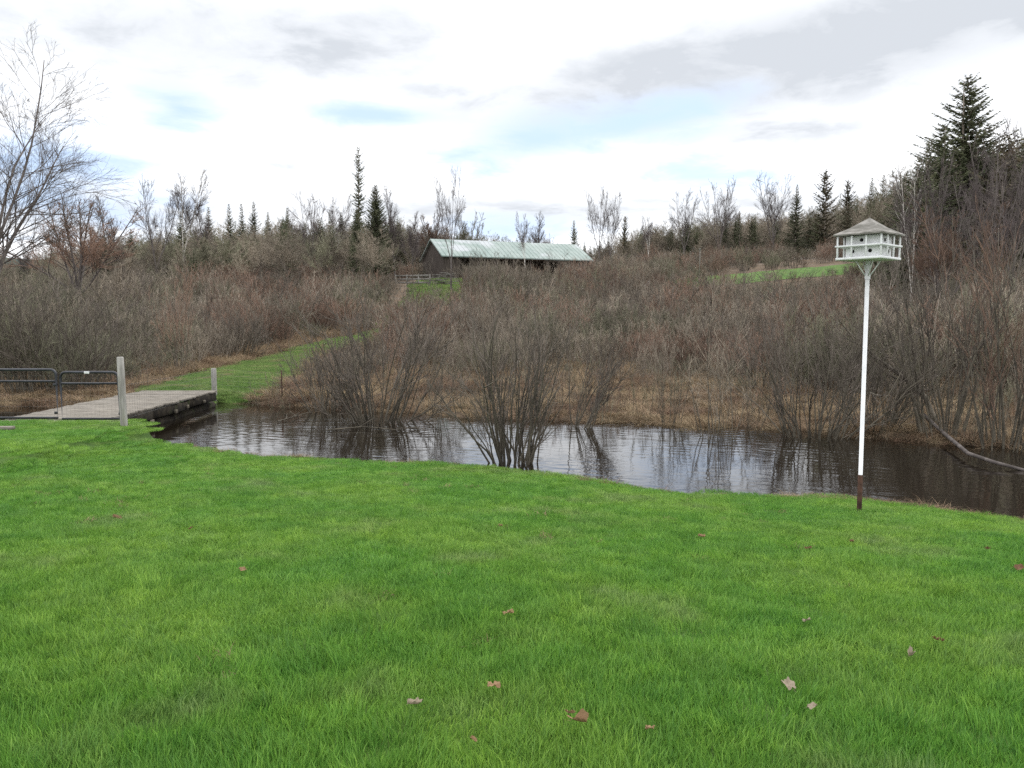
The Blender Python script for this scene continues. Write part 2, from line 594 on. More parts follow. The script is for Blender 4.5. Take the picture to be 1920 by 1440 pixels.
vv = np.stack([WX, WY, ZW + WZ], -1).reshape(-1, 3)
ii = np.arange(WX.size).reshape(WX.shape)
qq = np.stack([ii[:-1, :-1], ii[:-1, 1:], ii[1:, 1:], ii[1:, :-1]], -1).reshape(-1, 4)
tag(obj('stream_water', mesh_np('stream_water', vv, qq, None, wm, smoothed=True)), kind='structure')

# ------------------------------------------------------------------ plants: generators


def sway(rng, start, d, L, n, wander, up=0.0):
    """a wandering polyline"""
    pts = [np.array(start, float)]
    d = np.array(d, float); d /= np.linalg.norm(d)
    st = L / (n - 1)
    for _ in range(n - 1):
        d = d + rng.normal(0, wander, 3) + np.array([0, 0, up])
        d /= np.linalg.norm(d)
        pts.append(pts[-1] + d * st)
    return np.array(pts)


def offdir(rng, d, ang):
    """direction at an angle to d, random around it"""
    d = d / np.linalg.norm(d)
    r = rng.normal(0, 1, 3)
    r -= d * r.dot(d)
    r /= np.linalg.norm(r) + 1e-9
    return d * math.cos(ang) + r * math.sin(ang)


def pick(pl, f):
    s = f * (len(pl) - 1)
    i = min(int(s), len(pl) - 2)
    return pl[i] + (pl[i + 1] - pl[i]) * (s - i), pl[i + 1] - pl[i]


def twig_set(rng, T, pl, n, L, r, lo=0.25, ang=(0.3, 0.7), up=0.06, sub=0):
    for _ in range(n):
        f = rng.uniform(lo, 1.0)
        s, d = pick(pl, f)
        l = L * rng.uniform(0.5, 1.15) * (1.15 - 0.5 * f)
        tw = sway(rng, s, offdir(rng, d, rng.uniform(*ang)), l, 4, 0.10, up)
        T.add(tw, np.linspace(r, r * 0.45, 4))
        for _ in range(sub):
            s2, d2 = pick(tw, rng.uniform(0.2, 0.95))
            T.add(sway(rng, s2, offdir(rng, d2, rng.uniform(0.3, 0.65)), l * rng.uniform(0.4, 0.8), 3, 0.1, up), np.linspace(r * 0.8, r * 0.4, 3))


def shrub(seed, H=3.0, nstem=34, base=0.35, lean=0.5, r0=0.016, nb=5, ntw=5, sub=1, tr=0.0032, wander=0.07, lean_dir=None):
    """a many stemmed bare shrub: (stems, twigs)"""
    rng = np.random.default_rng(seed)
    St, Tw = Tubes(), Tubes()
    for i in range(nstem):
        a = rng.uniform(0, 2 * math.pi)
        rr = base * math.sqrt(rng.uniform(0, 1))
        le = lean * rng.uniform(0.1, 1.0) ** 0.8 * (0.5 + 0.6 * rr / max(base, 0.01))
        d = np.array([math.cos(a) * math.sin(le), math.sin(a) * math.sin(le), math.cos(le)])
        if lean_dir is not None:
            d = d + np.array(lean_dir) * rng.uniform(0.3, 1.0)
        L = H * rng.uniform(0.55, 1.08)
        st = sway(rng, (rr * math.cos(a), rr * math.sin(a), -0.25), d, L, 8, wander, 0.03)
        k = r0 * rng.uniform(0.5, 1.25)
        St.add(st, np.linspace(k, max(k * 0.22, tr), 8), 5 if k > 0.012 else 4)
        for _ in range(nb):
            f = rng.uniform(0.28, 0.95)
            s, dd = pick(st, f)
            bl = L * rng.uniform(0.18, 0.42) * (1.2 - 0.7 * f)
            br = sway(rng, s, offdir(rng, dd, rng.uniform(0.3, 0.75)), bl, 5, 0.10, 0.07)
            Tw.add(br, np.linspace(max(k * 0.45, tr * 1.4), tr, 5))
            twig_set(rng, Tw, br, ntw, bl * 0.55, tr, 0.15, sub=sub)
        twig_set(rng, Tw, st, 4, L * 0.16, tr, 0.6, sub=sub)
    return St, Tw


def bare_tree(seed, H=14.0, r0=0.2, cb=0.3, spread=0.55, nlimb=16, nbr=7, ntw=6, sub=2, tr=0.009, leaders=1, up=0.05, limb_len=0.33, ang=(0.5, 0.95), tp=0.75):
    rng = np.random.default_rng(seed)
    Tk, Tw = Tubes(), Tubes()
    trunks = []
    if leaders == 1:
        tk = sway(rng, (0, 0, -0.3), (0, 0, 1), H * 0.93, 12, 0.035, 0.03)
        Tk.add(tk, np.concatenate([[r0 * 1.35], np.linspace(r0, 0.02, 11)]), 8)
        trunks.append((tk, r0, cb))
    else:
        fh = H * rng.uniform(0.12, 0.3)
        tk = sway(rng, (0, 0, -0.3), (0, 0, 1), fh + 0.3, 5, 0.03, 0.02)
        Tk.add(tk, np.linspace(r0 * 1.3, r0 * 0.9, 5), 8)
        for i in range(leaders):
            a = i / leaders * 2 * math.pi + rng.uniform(-.5, .5)
            le = rng.uniform(0.12, spread)
            d = (math.cos(a) * math.sin(le), math.sin(a) * math.sin(le), math.cos(le))
            ld = sway(rng, tk[-1] - np.array([0, 0, .05]), d, (H - fh) * rng.uniform(0.8, 1.0) / math.cos(le) ** 0.5, 10, 0.06, 0.03)
            rr = r0 * 0.75 / leaders ** 0.35 * rng.uniform(0.8, 1.1)
            Tk.add(ld, np.linspace(rr, 0.018, 10), 7)
            trunks.append((ld, rr, 0.18))
    per = max(4, nlimb // len(trunks))
    for tk, rr, c in trunks:
        for i in range(per):
            f = c + (0.98 - c) * ((i + rng.uniform(0, 1)) / per)
            s, d = pick(tk, f)
            L = H * limb_len * (1.12 - f) ** tp * rng.uniform(0.7, 1.15) / len(trunks) ** 0.2
            lb = sway(rng, s, offdir(rng, d, rng.uniform(*ang)), L, 8, 0.09, up)
            lr = max(rr * (1.05 - f) * 0.5, tr * 1.6)
            Tk.add(lb, np.linspace(lr, tr * 1.2, 8), 5)
            for _ in range(max(2, round(nbr * min(1.2, L / (H * limb_len)) ** 0.9))):
                fb = rng.uniform(0.18, 1.0)
                s2, d2 = pick(lb, fb)
                bl = L * rng.uniform(0.32, 0.65) * (1.2 - 0.6 * fb)
                br = sway(rng, s2, offdir(rng, d2, rng.uniform(0.3, 0.7)), bl, 5, 0.1, up)
                Tw.add(br, np.linspace(max(lr * 0.4, tr * 1.15), tr * 0.8, 5))
                twig_set(rng, Tw, br, max(2, round(ntw * min(1.3, bl / (H * limb_len * 0.45)))), bl * 0.62, tr * 0.8, 0.1, up=up, sub=sub)
    return Tk, Tw


def conifer(seed, H=12.0, Rr=2.2, gap=0.32, per=7, z0=0.08, droop=0.35, power=0.85, leaf=0.30, ragged=0.25, dens=1.0, up_top=True):
    """(trunk tubes, needle sprays as (verts, tris, tone))"""
    rng = np.random.default_rng(seed)
    Tk = Tubes()
    Tk.add(sway(rng, (0, 0, -0.3), (0, 0, 1), H * 0.98, 10, 0.008), np.linspace(H * 0.016, 0.015, 10), 7)
    V, T, tone = [], [], []
    z = z0 * H
    while z < H * 0.985:
        f = z / H
        n = max(3, int(per * (1 - 0.4 * f) + rng.uniform(-1, 1)))
        a0 = rng.uniform(0, 6.28)
        for i in range(n):
            a = a0 + i / n * 6.283 + rng.uniform(-.25, .25)
            L = Rr * (1 - f) ** power * rng.uniform(1 - ragged, 1 + ragged * 0.7) + 0.12
            if rng.uniform() < ragged * 0.35:
                L *= 0.5
            rise = (0.5 * f - droop * (1 - f)) if up_top else -droop
            tone_b = rng.uniform(0.1, 0.9)
            zj = gap * rng.uniform(-0.5, 0.5) * (1 - 0.5 * f)
            rise += rng.normal(0, 0.09)
            out = np.array([math.cos(a), math.sin(a), 0]); side = np.array([-math.sin(a), math.cos(a), 0])
            nn = max(4, int(L / 0.11 * dens))
            for j in range(nn):
                g = (j + rng.uniform(0, 1)) / nn
                base = out * (L * g) + np.array([0, 0, z + zj + rise * L * g + 0.22 * L * g * g])
                ll = leaf * (0.55 + 0.6 * (1 - g)) * min(1.0, 0.35 + L / 1.6)
                for sgn in (-1, 1):
                    dr = out * rng.uniform(0.5, 1.0) + side * sgn * rng.uniform(0.35, 1.0) + np.array([0, 0, rng.uniform(-0.55, 0.15)])
                    dr /= np.linalg.norm(dr)
                    w = np.cross(dr, rng.normal(0, 1, 3)); w /= np.linalg.norm(w) + 1e-9
                    l2 = ll * rng.uniform(0.6, 1.3)
                    k = len(V)
                    ww = l2 * rng.uniform(0.18, 0.34)
                    V += [base + w * ww, base - w * ww, base + dr * l2]
                    T.append((k, k + 1, k + 2))
                    tone += [min(1, max(0, tone_b + rng.uniform(-.25, .25)))] * 3
            Tk.add(np.array([[0, 0, z], out * L * 0.5 + [0, 0, z + rise * L * .5 + .05 * L], out * L * 0.92 + [0, 0, z + rise * L * .92 + .19 * L]]),
                   np.array([0.02, 0.014, 0.006]) * min(1.5, H / 10), 3)
        z += gap * rng.uniform(0.75, 1.25) * (1 - 0.45 * f)
    return Tk, (np.array(V), np.array(T), np.array(tone))


def spray_mesh(name, data, mat):
    v, t, tone = data
    return mesh_np(name, v, None, t, mat, tone)


# prototypes: name -> (height, [(part name, mesh)])
PROTO = {}


def proto_bare(key, H, bark, twig, **kw):
    tk, tw = bare_tree(H=H, **kw)
    PROTO[key] = (H, [('trunk', tk.mesh('trunk', M[bark])), ('crown', tw.mesh('crown', M[twig]))])


def proto_con(key, H, mat='needle', **kw):
    tk, sp = conifer(H=H, **kw)
    PROTO[key] = (H, [('trunk', tk.mesh('trunk', M['bark'])), ('crown', spray_mesh('crown', sp, M[mat]))])


def proto_shrub(key, H, twig, **kw):
    st, tw = shrub(H=H, **kw)
    PROTO[key] = (H, [('stems', st.mesh('stems', M['stem'])), ('twigs', tw.mesh('twigs', M[twig]))])


proto_bare('maple_a', 14, 'bark_dark', 'twig_dark', seed=1, leaders=3, spread=0.45, nlimb=33, nbr=12, ntw=10, sub=2, r0=0.2, tr=0.0135, limb_len=0.40)
proto_bare('maple_b', 14, 'bark_dark', 'twig_dark', seed=2, leaders=4, spread=0.55, nlimb=40, nbr=12, ntw=10, sub=2, r0=0.22, tr=0.0135, limb_len=0.42)
proto_bare('poplar_a', 14, 'bark_dark', 'twig_dark', seed=3, leaders=1, nlimb=36, nbr=12, ntw=10, sub=2, r0=0.15, tr=0.0135, limb_len=0.32, ang=(0.35, 0.75), cb=0.22)
proto_bare('poplar_b', 14, 'birch', 'twig_dark', seed=4, leaders=2, spread=0.2, nlimb=36, nbr=12, ntw=10, sub=2, r0=0.14, tr=0.0135, limb_len=0.30, ang=(0.35, 0.75))
proto_bare('red_maple', 9, 'bark_dark', 'twig_red', seed=5, leaders=7, spread=0.8, nlimb=110, nbr=11, ntw=10, sub=3, r0=0.2, limb_len=0.38, tr=0.0115)
proto_bare('willow', 9, 'bark', 'twig_olive', seed=6, leaders=6, spread=0.75, nlimb=66, nbr=10, ntw=9, sub=2, r0=0.18, limb_len=0.36, tr=0.0135)
proto_con('spruce_a', 12, seed=11, Rr=2.3, leaf=0.27, dens=1.5)
proto_con('spruce_b', 12, seed=12, Rr=2.9, ragged=0.4, leaf=0.27, dens=1.5)
proto_con('spruce_c', 12, seed=13, Rr=2.0, gap=0.36, leaf=0.27, dens=1.5)
proto_con('narrow', 14, seed=14, Rr=1.3, ragged=0.45, gap=0.42, power=0.45, droop=0.5, per=7, leaf=0.28, dens=1.5)
proto_con('cedar', 12, seed=15, Rr=3.1, ragged=0.22, leaf=0.28, dens=1.5, gap=0.26, per=9, power=0.75, droop=-0.1)
proto_con('big_spruce', 18, seed=16, Rr=5.8, ragged=0.5, gap=0.44, per=8, leaf=0.30, dens=1.8, power=0.8, droop=0.3)
proto_con('pine', 12, 'needle_warm', seed=17, Rr=3.0, ragged=0.4, gap=0.5, per=6, leaf=0.4, droop=-0.15, power=0.55)


def plant(name, key, loc, sc, label, cat, group=None, rz=0.0, wide=1.0):
    root = empty(name, loc, rz, (sc * wide, sc * wide, sc))
    tag(root, label, cat, group)
    for pn, me in PROTO[key][1]:
        obj(pn, me, root)
    return root


rp = random.Random(3)


def tree_at(name, key, px, top, D, label, group=None, wide=1.0):
    x = at(px, 600, D)[0]
    zt = at(px, top, D)[2]
    zb = hz(x, D)
    return plant(name, key, (x, D, zb), (zt - zb) / PROTO[key][0], label, 'tree', group, rp.uniform(0, 6.28), wide)


# ------------------------------------------------------------------ scattering of what nobody could count


def scatter(name, protos, pts, rot, scl, idx, label=None, cat=None):
    c = bpy.data.collections.new(name + '_sources')
    for i, me in enumerate(protos):
        c.objects.link(bpy.data.objects.new('%s_source_%02d' % (name, i), me))
    pts = np.asarray(pts, np.float32)
    me = bpy.data.meshes.new(name)
    me.vertices.add(len(pts))
    me.vertices.foreach_set('co', pts.ravel())
    for an, ty, arr in (('rot', 'FLOAT_VECTOR', rot), ('scl', 'FLOAT_VECTOR', scl)):
        at_ = me.attributes.new(an, ty, 'POINT')
        at_.data.foreach_set('vector', np.asarray(arr, np.float32).ravel())
    at_ = me.attributes.new('idx', 'INT', 'POINT')
    at_.data.foreach_set('value', np.asarray(idx, np.int32))
    o = obj(name, me)
    g = bpy.data.node_groups.new(name + '_nodes', 'GeometryNodeTree')
    g.interface.new_socket('Geometry', in_out='INPUT', socket_type='NodeSocketGeometry')
    g.interface.new_socket('Geometry', in_out='OUTPUT', socket_type='NodeSocketGeometry')
    gi = g.nodes.new('NodeGroupInput'); go = g.nodes.new('NodeGroupOutput')
    ip = g.nodes.new('GeometryNodeInstanceOnPoints')
    ci = g.nodes.new('GeometryNodeCollectionInfo')
    ci.inputs['Collection'].default_value = c
    ci.inputs['Separate Children'].default_value = True
    ci.inputs['Reset Children'].default_value = True
    g.links.new(gi.outputs[0], ip.inputs['Points'])
    g.links.new(ci.outputs[0], ip.inputs['Instance'])
    ip.inputs['Pick Instance'].default_value = True
    for an, ty, sock in (('rot', 'FLOAT_VECTOR', 'Rotation'), ('scl', 'FLOAT_VECTOR', 'Scale'), ('idx', 'INT', 'Instance Index')):
        na = g.nodes.new('GeometryNodeInputNamedAttribute')
        na.data_type = ty
        na.inputs['Name'].default_value = an
        g.links.new(na.outputs['Attribute'], ip.inputs[sock])
    g.links.new(ip.outputs[0], go.inputs[0])
    md = o.modifiers.new('scatter', 'NODES')
    md.node_group = g
    tag(o, label, cat, kind='stuff')
    return o


def join_mesh(name, parts):
    """several (verts, quads, material) tube sets as one mesh with one slot each"""
    V, Q, mi, base = [], [], [], 0
    for k, (v, q, m) in enumerate(parts):
        V.append(v); Q.append(q + base); mi.append(np.full(len(q), k)); base += len(v)
    me = mesh_np(name, np.concatenate(V), np.concatenate(Q), None, [m for _, _, m in parts], smoothed=True)
    me.polygons.foreach_set('material_index', np.concatenate(mi).astype(np.int32))
    return me


# --- grass blades
def blades(seed, n, rad, h, w, flop=0.5, arch=0.35):
    r = np.random.default_rng(seed)
    a = r.uniform(0, 2 * np.pi, n); d = rad * np.sqrt(r.uniform(0, 1, n))
    b = np.stack([d * np.cos(a), d * np.sin(a), np.zeros(n)], -1)
    k = 16                                   # blades grow in small tufts that lean and vary together
    ca = r.uniform(0, 2 * np.pi, k); cdist = rad * np.sqrt(r.uniform(0, 1, k))
    cc_ = np.stack([cdist * np.cos(ca), cdist * np.sin(ca)], -1)
    own = np.argmin(((b[:, None, :2] - cc_[None]) ** 2).sum(-1) + r.uniform(0, 0.004, (n, k)), axis=1)
    hh = h * r.uniform(0.4, 1.15, n) * r.uniform(0.65, 1.25, k)[own]
    th = r.uniform(0, 2 * np.pi, k)[own] + r.normal(0, 0.8, n)
    ctone = r.normal(0, 0.16, k)[own]
    out = np.stack([np.cos(th), np.sin(th), np.zeros(n)], -1)
    ph = r.uniform(0, 2 * np.pi, n)
    side = np.stack([np.cos(ph), np.sin(ph), np.zeros(n)], -1)
    lean = r.uniform(0.05, flop, n)
    bend = r.uniform(0.0, arch, n)
    up = np.array([0, 0, 1.0])
    ww = (w * r.uniform(0.6, 1.2, n))[:, None]
    m1 = b + (hh * 0.55)[:, None] * (up + out * lean[:, None])
    m2 = m1 + (hh * 0.45)[:, None] * (up * (1 - bend)[:, None] + out * (lean + bend)[:, None])
    V = np.stack([b - side * ww / 2 - up * 0.01, b + side * ww / 2 - up * 0.01, m1 + side * ww * 0.42, m1 - side * ww * 0.42, m2], 1)
    i = np.arange(n)[:, None] * 5
    q = i + np.array([[0, 1, 2, 3]])
    t = i + np.array([[3, 2, 4]])
    tone = np.repeat(np.clip(r.normal(0.5, 0.24, n) + ctone, 0, 1.2), 5)
    return V.reshape(-1, 3), q, t, tone


def blade_mesh(name, mat, **kw):
    v, q, t, tone = blades(**kw)
    return mesh_np(name, v, q, t, mat, tone)


turf = [blade_mesh('turf', M['blade'], seed=100 + i, n=1900, rad=0.34, h=(0.07, 0.088, 0.06, 0.10, 0.075, 0.082)[i], w=0.0042) for i in range(6)]
r = np.random.default_rng(21)
P, Rt, Sc = [], [], []
cell = 0.30
gx, gy = np.meshgrid(np.arange(-15.5, 11.5, cell), np.arange(1.0, 17, cell))
gx = gx.ravel() + r.uniform(-.15, .15, gx.size); gy = gy.ravel() + r.uniform(-.15, .15, gy.size)
keep = (np.abs(gx) < 0.72 * gy + 3.2) & (gy < yn(gx) - 0.10)
gx, gy = gx[keep], gy[keep]
gz = height(gx, gy)
clump = 0.5 + 0.5 * np.sin(gx * 2.1 + 1.7 * np.sin(gy * 1.3)) * np.sin(gy * 2.6 + np.sin(gx * 1.9))
hs = np.interp(gy, [2, 6, 12], [0.9, 0.62, 0.45]) * (0.8 + 0.4 * clump) * r.uniform(0.85, 1.15, len(gx))
scatter('lawn_grass', turf, np.stack([gx, gy, gz], -1), np.stack([0 * gx, 0 * gx, r.uniform(0, 6.28, len(gx))], -1),
        np.stack([np.ones_like(gx), np.ones_like(gx), hs], -1), r.integers(0, 6, len(gx)),
        'short lush green lawn grass with slightly yellow patches', 'grass')
turf2 = [blade_mesh('turf', M['blade_path'], seed=150 + i, n=1100, rad=0.34, h=0.07, w=0.005) for i in range(4)]
# grass along the mown path, the slope and the field
gy = np.concatenate([r.uniform(22.6, 50, 1800), r.uniform(50, 85, 1100), r.uniform(85, 148, 900)])
u = r.uniform(-1, 1, len(gy))
gx = path_x(gy) + u * path_w(gy)
gz = height(gx, gy) + 0.03
s = np.interp(gy, [22, 60, 148], [1.0, 1.8, 3.6])
scatter('path_grass', turf2, np.stack([gx, gy, gz], -1), np.stack([0 * gx, 0 * gx, r.uniform(0, 6.28, len(gx))], -1),
        np.stack([s, s, s * 1.0], -1), r.integers(0, 4, len(gx)), 'short green grass growing on the mown path beyond the footbridge', 'grass')

# --- dead grass on the far bank
thatch = [blade_mesh('thatch', M['dead'], seed=200 + i, n=260, rad=0.42, h=(0.26, 0.34, 0.42, 0.30)[i], w=0.010, flop=1.6, arch=1.1) for i in range(4)]
cells = []
for y0_, y1_, c_, fx_ in ((13, 30, 0.33, 0.78), (30, 52, 0.6, 0.72), (52, 84, 1.0, 0.7)):
    gx, gy = np.meshgrid(np.arange(-45, 45, c_), np.arange(y0_, y1_, c_))
    cells.append((gx.ravel(), gy.ravel()))
gx = np.concatenate([c[0] for c in cells]); gy = np.concatenate([c[1] for c in cells])
gx = gx + r.uniform(-.2, .2, gx.size); gy = gy + r.uniform(-.2, .2, gy.size)
gz = height(gx, gy)
onpath = (np.abs(gx - path_x(gy)) < path_w(gy) * 1.02) & (gy > 22.3)
keep = (np.abs(gx) < 0.72 * gy + 2) & (gy > yf(gx) - 0.05) & (gz > ZW - 0.12) & ~onpath & (r.uniform(0, 1, gx.size) < 0.85)
gx, gy, gz = gx[keep], gy[keep], gz[keep]
ex = np.concatenate([r.uniform(3.5, 8, 130), r.uniform(-6.5, 3.5, 45)])
ey = yn(ex) + r.uniform(-0.10, 0.05, len(ex))
gx = np.concatenate([gx, ex]); gy = np.concatenate([gy, ey]); gz = np.concatenate([gz, height(ex, ey)])
fringe = np.where(np.arange(len(gx)) >= len(gx) - len(ex), 0.45, 1.0)
s = fringe * r.uniform(0.6, 1.2, len(gx)) * np.interp(gy, [14, 50, 84], [0.9, 1.5, 2.4])
scatter('dead_grass', thatch, np.stack([gx, gy, gz], -1), np.stack([r.normal(0, .12, len(gx)), r.normal(0, .12, len(gx)), r.uniform(0, 6.28, len(gx))], -1),
        np.stack([s, s, s * np.interp(gy, [16, 26, 40], [0.42, 0.5, 0.85])], -1), r.integers(0, 4, len(gx)), 'matted tan dead grass on the far bank of the stream', 'grass')


# --- wisps of straw lying in the lawn
straw = [blade_mesh('straw', M['dead'], seed=260 + i, n=26, rad=0.09, h=0.07, w=0.004, flop=1.8, arch=1.0) for i in range(3)]
gx = r.uniform(-9, 9, 420); gy = r.uniform(2.2, 14, 420)
keep = (gy < yn(gx) - 0.3) & (np.sin(gx * 1.3 + 2 * np.sin(gy * 0.9)) * np.sin(gy * 1.1 + gx * 0.4) > 0.1)
gx, gy = gx[keep], gy[keep]
s = r.uniform(0.5, 1.3, len(gx))
scatter('lawn_straw', straw, np.stack([gx, gy, height(gx, gy) + 0.02], -1), np.stack([0 * gx, 0 * gx, r.uniform(0, 6.28, len(gx))], -1),
        np.stack([s, s, s * 0.8], -1), r.integers(0, 3, len(gx)), 'wisps of pale straw lying in the lawn', 'straw')


# --- the thicket
def limit_px(px):
    """picture row (in the photograph) that the tops of the thicket reach at a column"""
    return np.interp(px, [-100, 0, 100, 250, 420, 600, 700, 745, 795, 860, 885, 1120, 1300, 1345, 1570, 1620, 1700, 1950],
                     [465, 470, 462, 462, 470, 478, 490, 522, 543, 543, 480, 482, 482, 505, 505, 470, 420, 400])


def top_z(px, row, D):
    v = (720 - row) / F
    cp, sp = math.cos(PITCH), math.sin(PITCH)
    return CAMZ + (-sp + v * cp) * D / (cp + v * sp)


brush = []
for i, (tw, ns, ln) in enumerate((('twig_grey', 22, 0.45), ('twig_red', 26, 0.55), ('twig_olive', 20, 0.4), ('twig_grey', 28, 0.6), ('twig_red', 20, 0.35),
                                  ('twig_grey', 24, 0.5), ('twig_water', 7, 0.3), ('twig_water', 9, 0.25))):
    st, twg = shrub(300 + i, H=3.0 if i < 6 else 4.3, nstem=ns, base=0.5, lean=ln, r0=0.02, nb=5, ntw=4, sub=1, tr=0.0062, wander=0.09)
    sv, sq = st.arrays(); tv, tq = twg.arrays()
    brush.append(join_mesh('brush', [(sv, sq, M['bark' if i in (0, 3, 4) else 'stem']), (tv, tq, M[tw])]))
xs_, ys_ = [], []
for y0_, y1_, c_ in ((16, 34, 1.05), (34, 52, 1.4), (52, 82, 2.0), (82, 118, 2.7), (118, 150, 2.7), (150, 192, 2.2)):
    gx, gy = np.meshgrid(np.arange(-112, 112, c_), np.arange(y0_, y1_, c_))
    xs_.append((gx + r.uniform(-.5, .5, gx.shape) * c_).ravel()); ys_.append((gy + r.uniform(-.5, .5, gy.shape) * c_).ravel())
gx, gy = np.concatenate(xs_), np.concatenate(ys_)
gz = height(gx, gy)
px = 960 + gx / gy * F
front = np.interp(gx, [-30, -12, -10.5, -8, -3, 2, 6, 9, 14, 20], [19, 22.5, 26.5, 31, 34, 34, 31, 25, 17.5, 16]) + 3 * np.sin(gx * 1.1)
lump = 0.5 + 0.5 * np.sin(gx * 0.9 + 2.1 * np.sin(gy * 0.5)) * np.sin(gy * 0.75 + 1.7 * np.sin(gx * 0.45))
H = r.uniform(1.9, 3.6, gx.size) * (0.62 + 0.62 * lump)
H = H * np.interp(gy, [30, 60, 120], [1.0, 1.35, 1.7])
H = np.where(((gy > 128) & (px > 1300)) | (gy > 150), r.uniform(3.0, 5.0, gx.size), H)
lim = np.where((gy > 128) & (px > 1130), np.minimum(limit_px(px), 455), limit_px(px))
lim = np.where((gy > 172), np.minimum(lim, 462), lim)
lim = np.where((gy > 140) & (px < 800) & (px > 700), 480, lim)
allow = top_z(px, lim + r.uniform(-6, 40, gx.size) + 10 * np.sin(px * 0.043) * np.sin(px * 0.017 + 1), gy) - gz
H = np.minimum(H, allow)
H = H * np.where((px > 540) & (px < 735) & (gy < 76), 0.4, 1.0)
# the open marsh between the stream and the slope carries only low brush; on the right tall alders come close
low = -3.3 + np.interp(px, [250, 560, 680], [0.122, 0.122, 0.138]) * gy - gz
low = low + np.interp(px, [-300, 0, 250, 1250, 1450, 1600], [4, 3.0, 0, 0, 0.3, 4])
H = np.minimum(H, np.maximum(low, 0.35) * r.uniform(0.75, 1.05, gx.size))
H = np.where((gx < -10) & (gy < 30), H * 1.15, H)
onpath = ((gy < 80) | ((gy > 116) & (gy < 138))) & (np.abs(gx - path_x(gy)) < path_w(gy) + np.where(gy < 82, 1.6, -0.8) - np.where(gx > path_x(gy), 0.7, 0))
infield = (px > 1345) & (px < 1640) & (gy > 118) & (gy < 126)
barnbox = (gx > -17) & (gx < 20) & (gy > 144) & (gy < 174)
keep = (np.abs(gx) < 0.70 * gy + 3) & (gy > front) & ~onpath & ~infield & ~barnbox & (H > 0.5) & (gz > ZW + 0.1) & (r.uniform(0, 1, gx.size) < np.where((gy < 62) & (px > 560) & (px < 1500), 0.66, 0.9))
gx, gy, gz, H = gx[keep], gy[keep], gz[keep], H[keep]
sort_ = np.sin(gx * 0.33 + 1.5 * np.sin(gy * 0.21)) + np.sin(gy * 0.29 + 1.2 * np.sin(gx * 0.17)) + r.normal(0, 0.4, len(gx)) + np.interp(px[keep], [-200, 60, 350, 430, 560, 640, 1300, 1600, 2000], [0.5, 0.9, 0.5, -0.9, -0.8, 0, 0, -0.4, 0.3])
kind_i = np.where(sort_ < -0.7, np.array([1, 4])[r.integers(0, 2, len(gx))], np.where(sort_ > 0.75, 2, np.array([0, 3, 5])[r.integers(0, 3, len(gx))]))
kind_i = np.where((r.uniform(0, 1, len(gx)) < 0.10), r.integers(6, 8, len(gx)), kind_i)
sv = H / 3.0
sh = np.clip(sv, 0.45, 2.0) * r.uniform(0.85, 1.25, len(gx))
scatter('alder_thicket', brush, np.stack([gx, gy, gz], -1), np.stack([r.normal(0, .06, len(gx)), r.normal(0, .06, len(gx)), r.uniform(0, 6.28, len(gx))], -1),
        np.stack([sh, sh, sv], -1), kind_i, 'dense leafless grey-brown thicket covering the slope beyond the stream', 'thicket')
print('thicket', len(gx))

# --- low thin saplings in the flooded margin
wisp = []
for i in range(3):
    st, twg = shrub(330 + i, H=1.5, nstem=9, base=0.35, lean=0.35, r0=0.007, nb=3, ntw=3, sub=0, tr=0.003, wander=0.08)
    sv_, sq_ = st.arrays(); tv, tq = twg.arrays()
    wisp.append(join_mesh('wisp', [(sv_, sq_, M['stem']), (tv, tq, M[('twig_grey', 'twig_red', 'twig_olive')[i]])]))
gx = r.uniform(-14, 16, 560); gy = r.uniform(15, 36, 560); gz = height(gx, gy)
keep = (gy > yf(gx) + 0.1) & (np.abs(gx) < 0.7 * gy + 1) & ~((np.abs(gx - path_x(gy)) < path_w(gy) + 0.2) & (gy > 22)) & ~((gx < -8) & (gy < 24))
gx, gy, gz = gx[keep], gy[keep], gz[keep]
s = r.uniform(0.35, 0.95, len(gx))
scatter('bank_saplings', wisp, np.stack([gx, gy, gz], -1), np.stack([r.normal(0, .1, len(gx)), r.normal(0, .1, len(gx)), r.uniform(0, 6.28, len(gx))], -1),
        np.stack([s, s, s], -1), r.integers(0, 3, len(gx)), 'thin leafless shoots among the dead grass on the far bank', 'saplings')

# --- the far wood that reads as one mass behind the named trees
far_m = []
for key in ('spruce_a', 'spruce_b', 'spruce_c'):
    far_m.append(PROTO[key][1][1][1])
for key in ('willow', 'maple_a', 'maple_b', 'poplar_a'):
    a_, b_ = PROTO[key][1][0][1], PROTO[key][1][1][1]
    b_ = b_.copy(); b_.materials.clear(); b_.materials.append(M['twig_olive' if key == 'willow' else 'twig_grey'])
    far_m.append(b_)
wl = lambda px: np.interp(px, [-80, 0, 60, 110, 250, 400, 500, 650, 690, 760, 800, 1110, 1180, 1250, 1340, 1450, 1560, 1640, 1700, 1800, 1950],
                          [490, 485, 480, 445, 430, 415, 402, 400, 405, 400, 415, 450, 425, 408, 395, 390, 370, 350, 305, 258, 258])
n = 1500
px = r.uniform(-60, 1980, n); D = r.uniform(185, 260, n)
D = np.where((px < 720) & (r.uniform(0, 1, n) < 0.4), r.uniform(110, 185, n), D)
D = np.where(px > 1640, r.uniform(72, 130, n), D)
gx = (px - 960) / F * D; gz = height(gx, D)
Ht = top_z(px, wl(px) + np.abs(r.normal(0, 38, n)), D) - gz
ix = np.where(r.uniform(0, 1, n) < np.where(px > 1640, 0.42, 0.17), r.integers(0, 3, n), r.integers(3, 7, n))
ph = np.array([12, 12, 12, 9, 14, 14, 14])[ix]
keep = Ht > 2
gx, D, gz, Ht, ix, ph = (q[keep] for q in (gx, D, gz, Ht, ix, ph))
s = Ht / ph
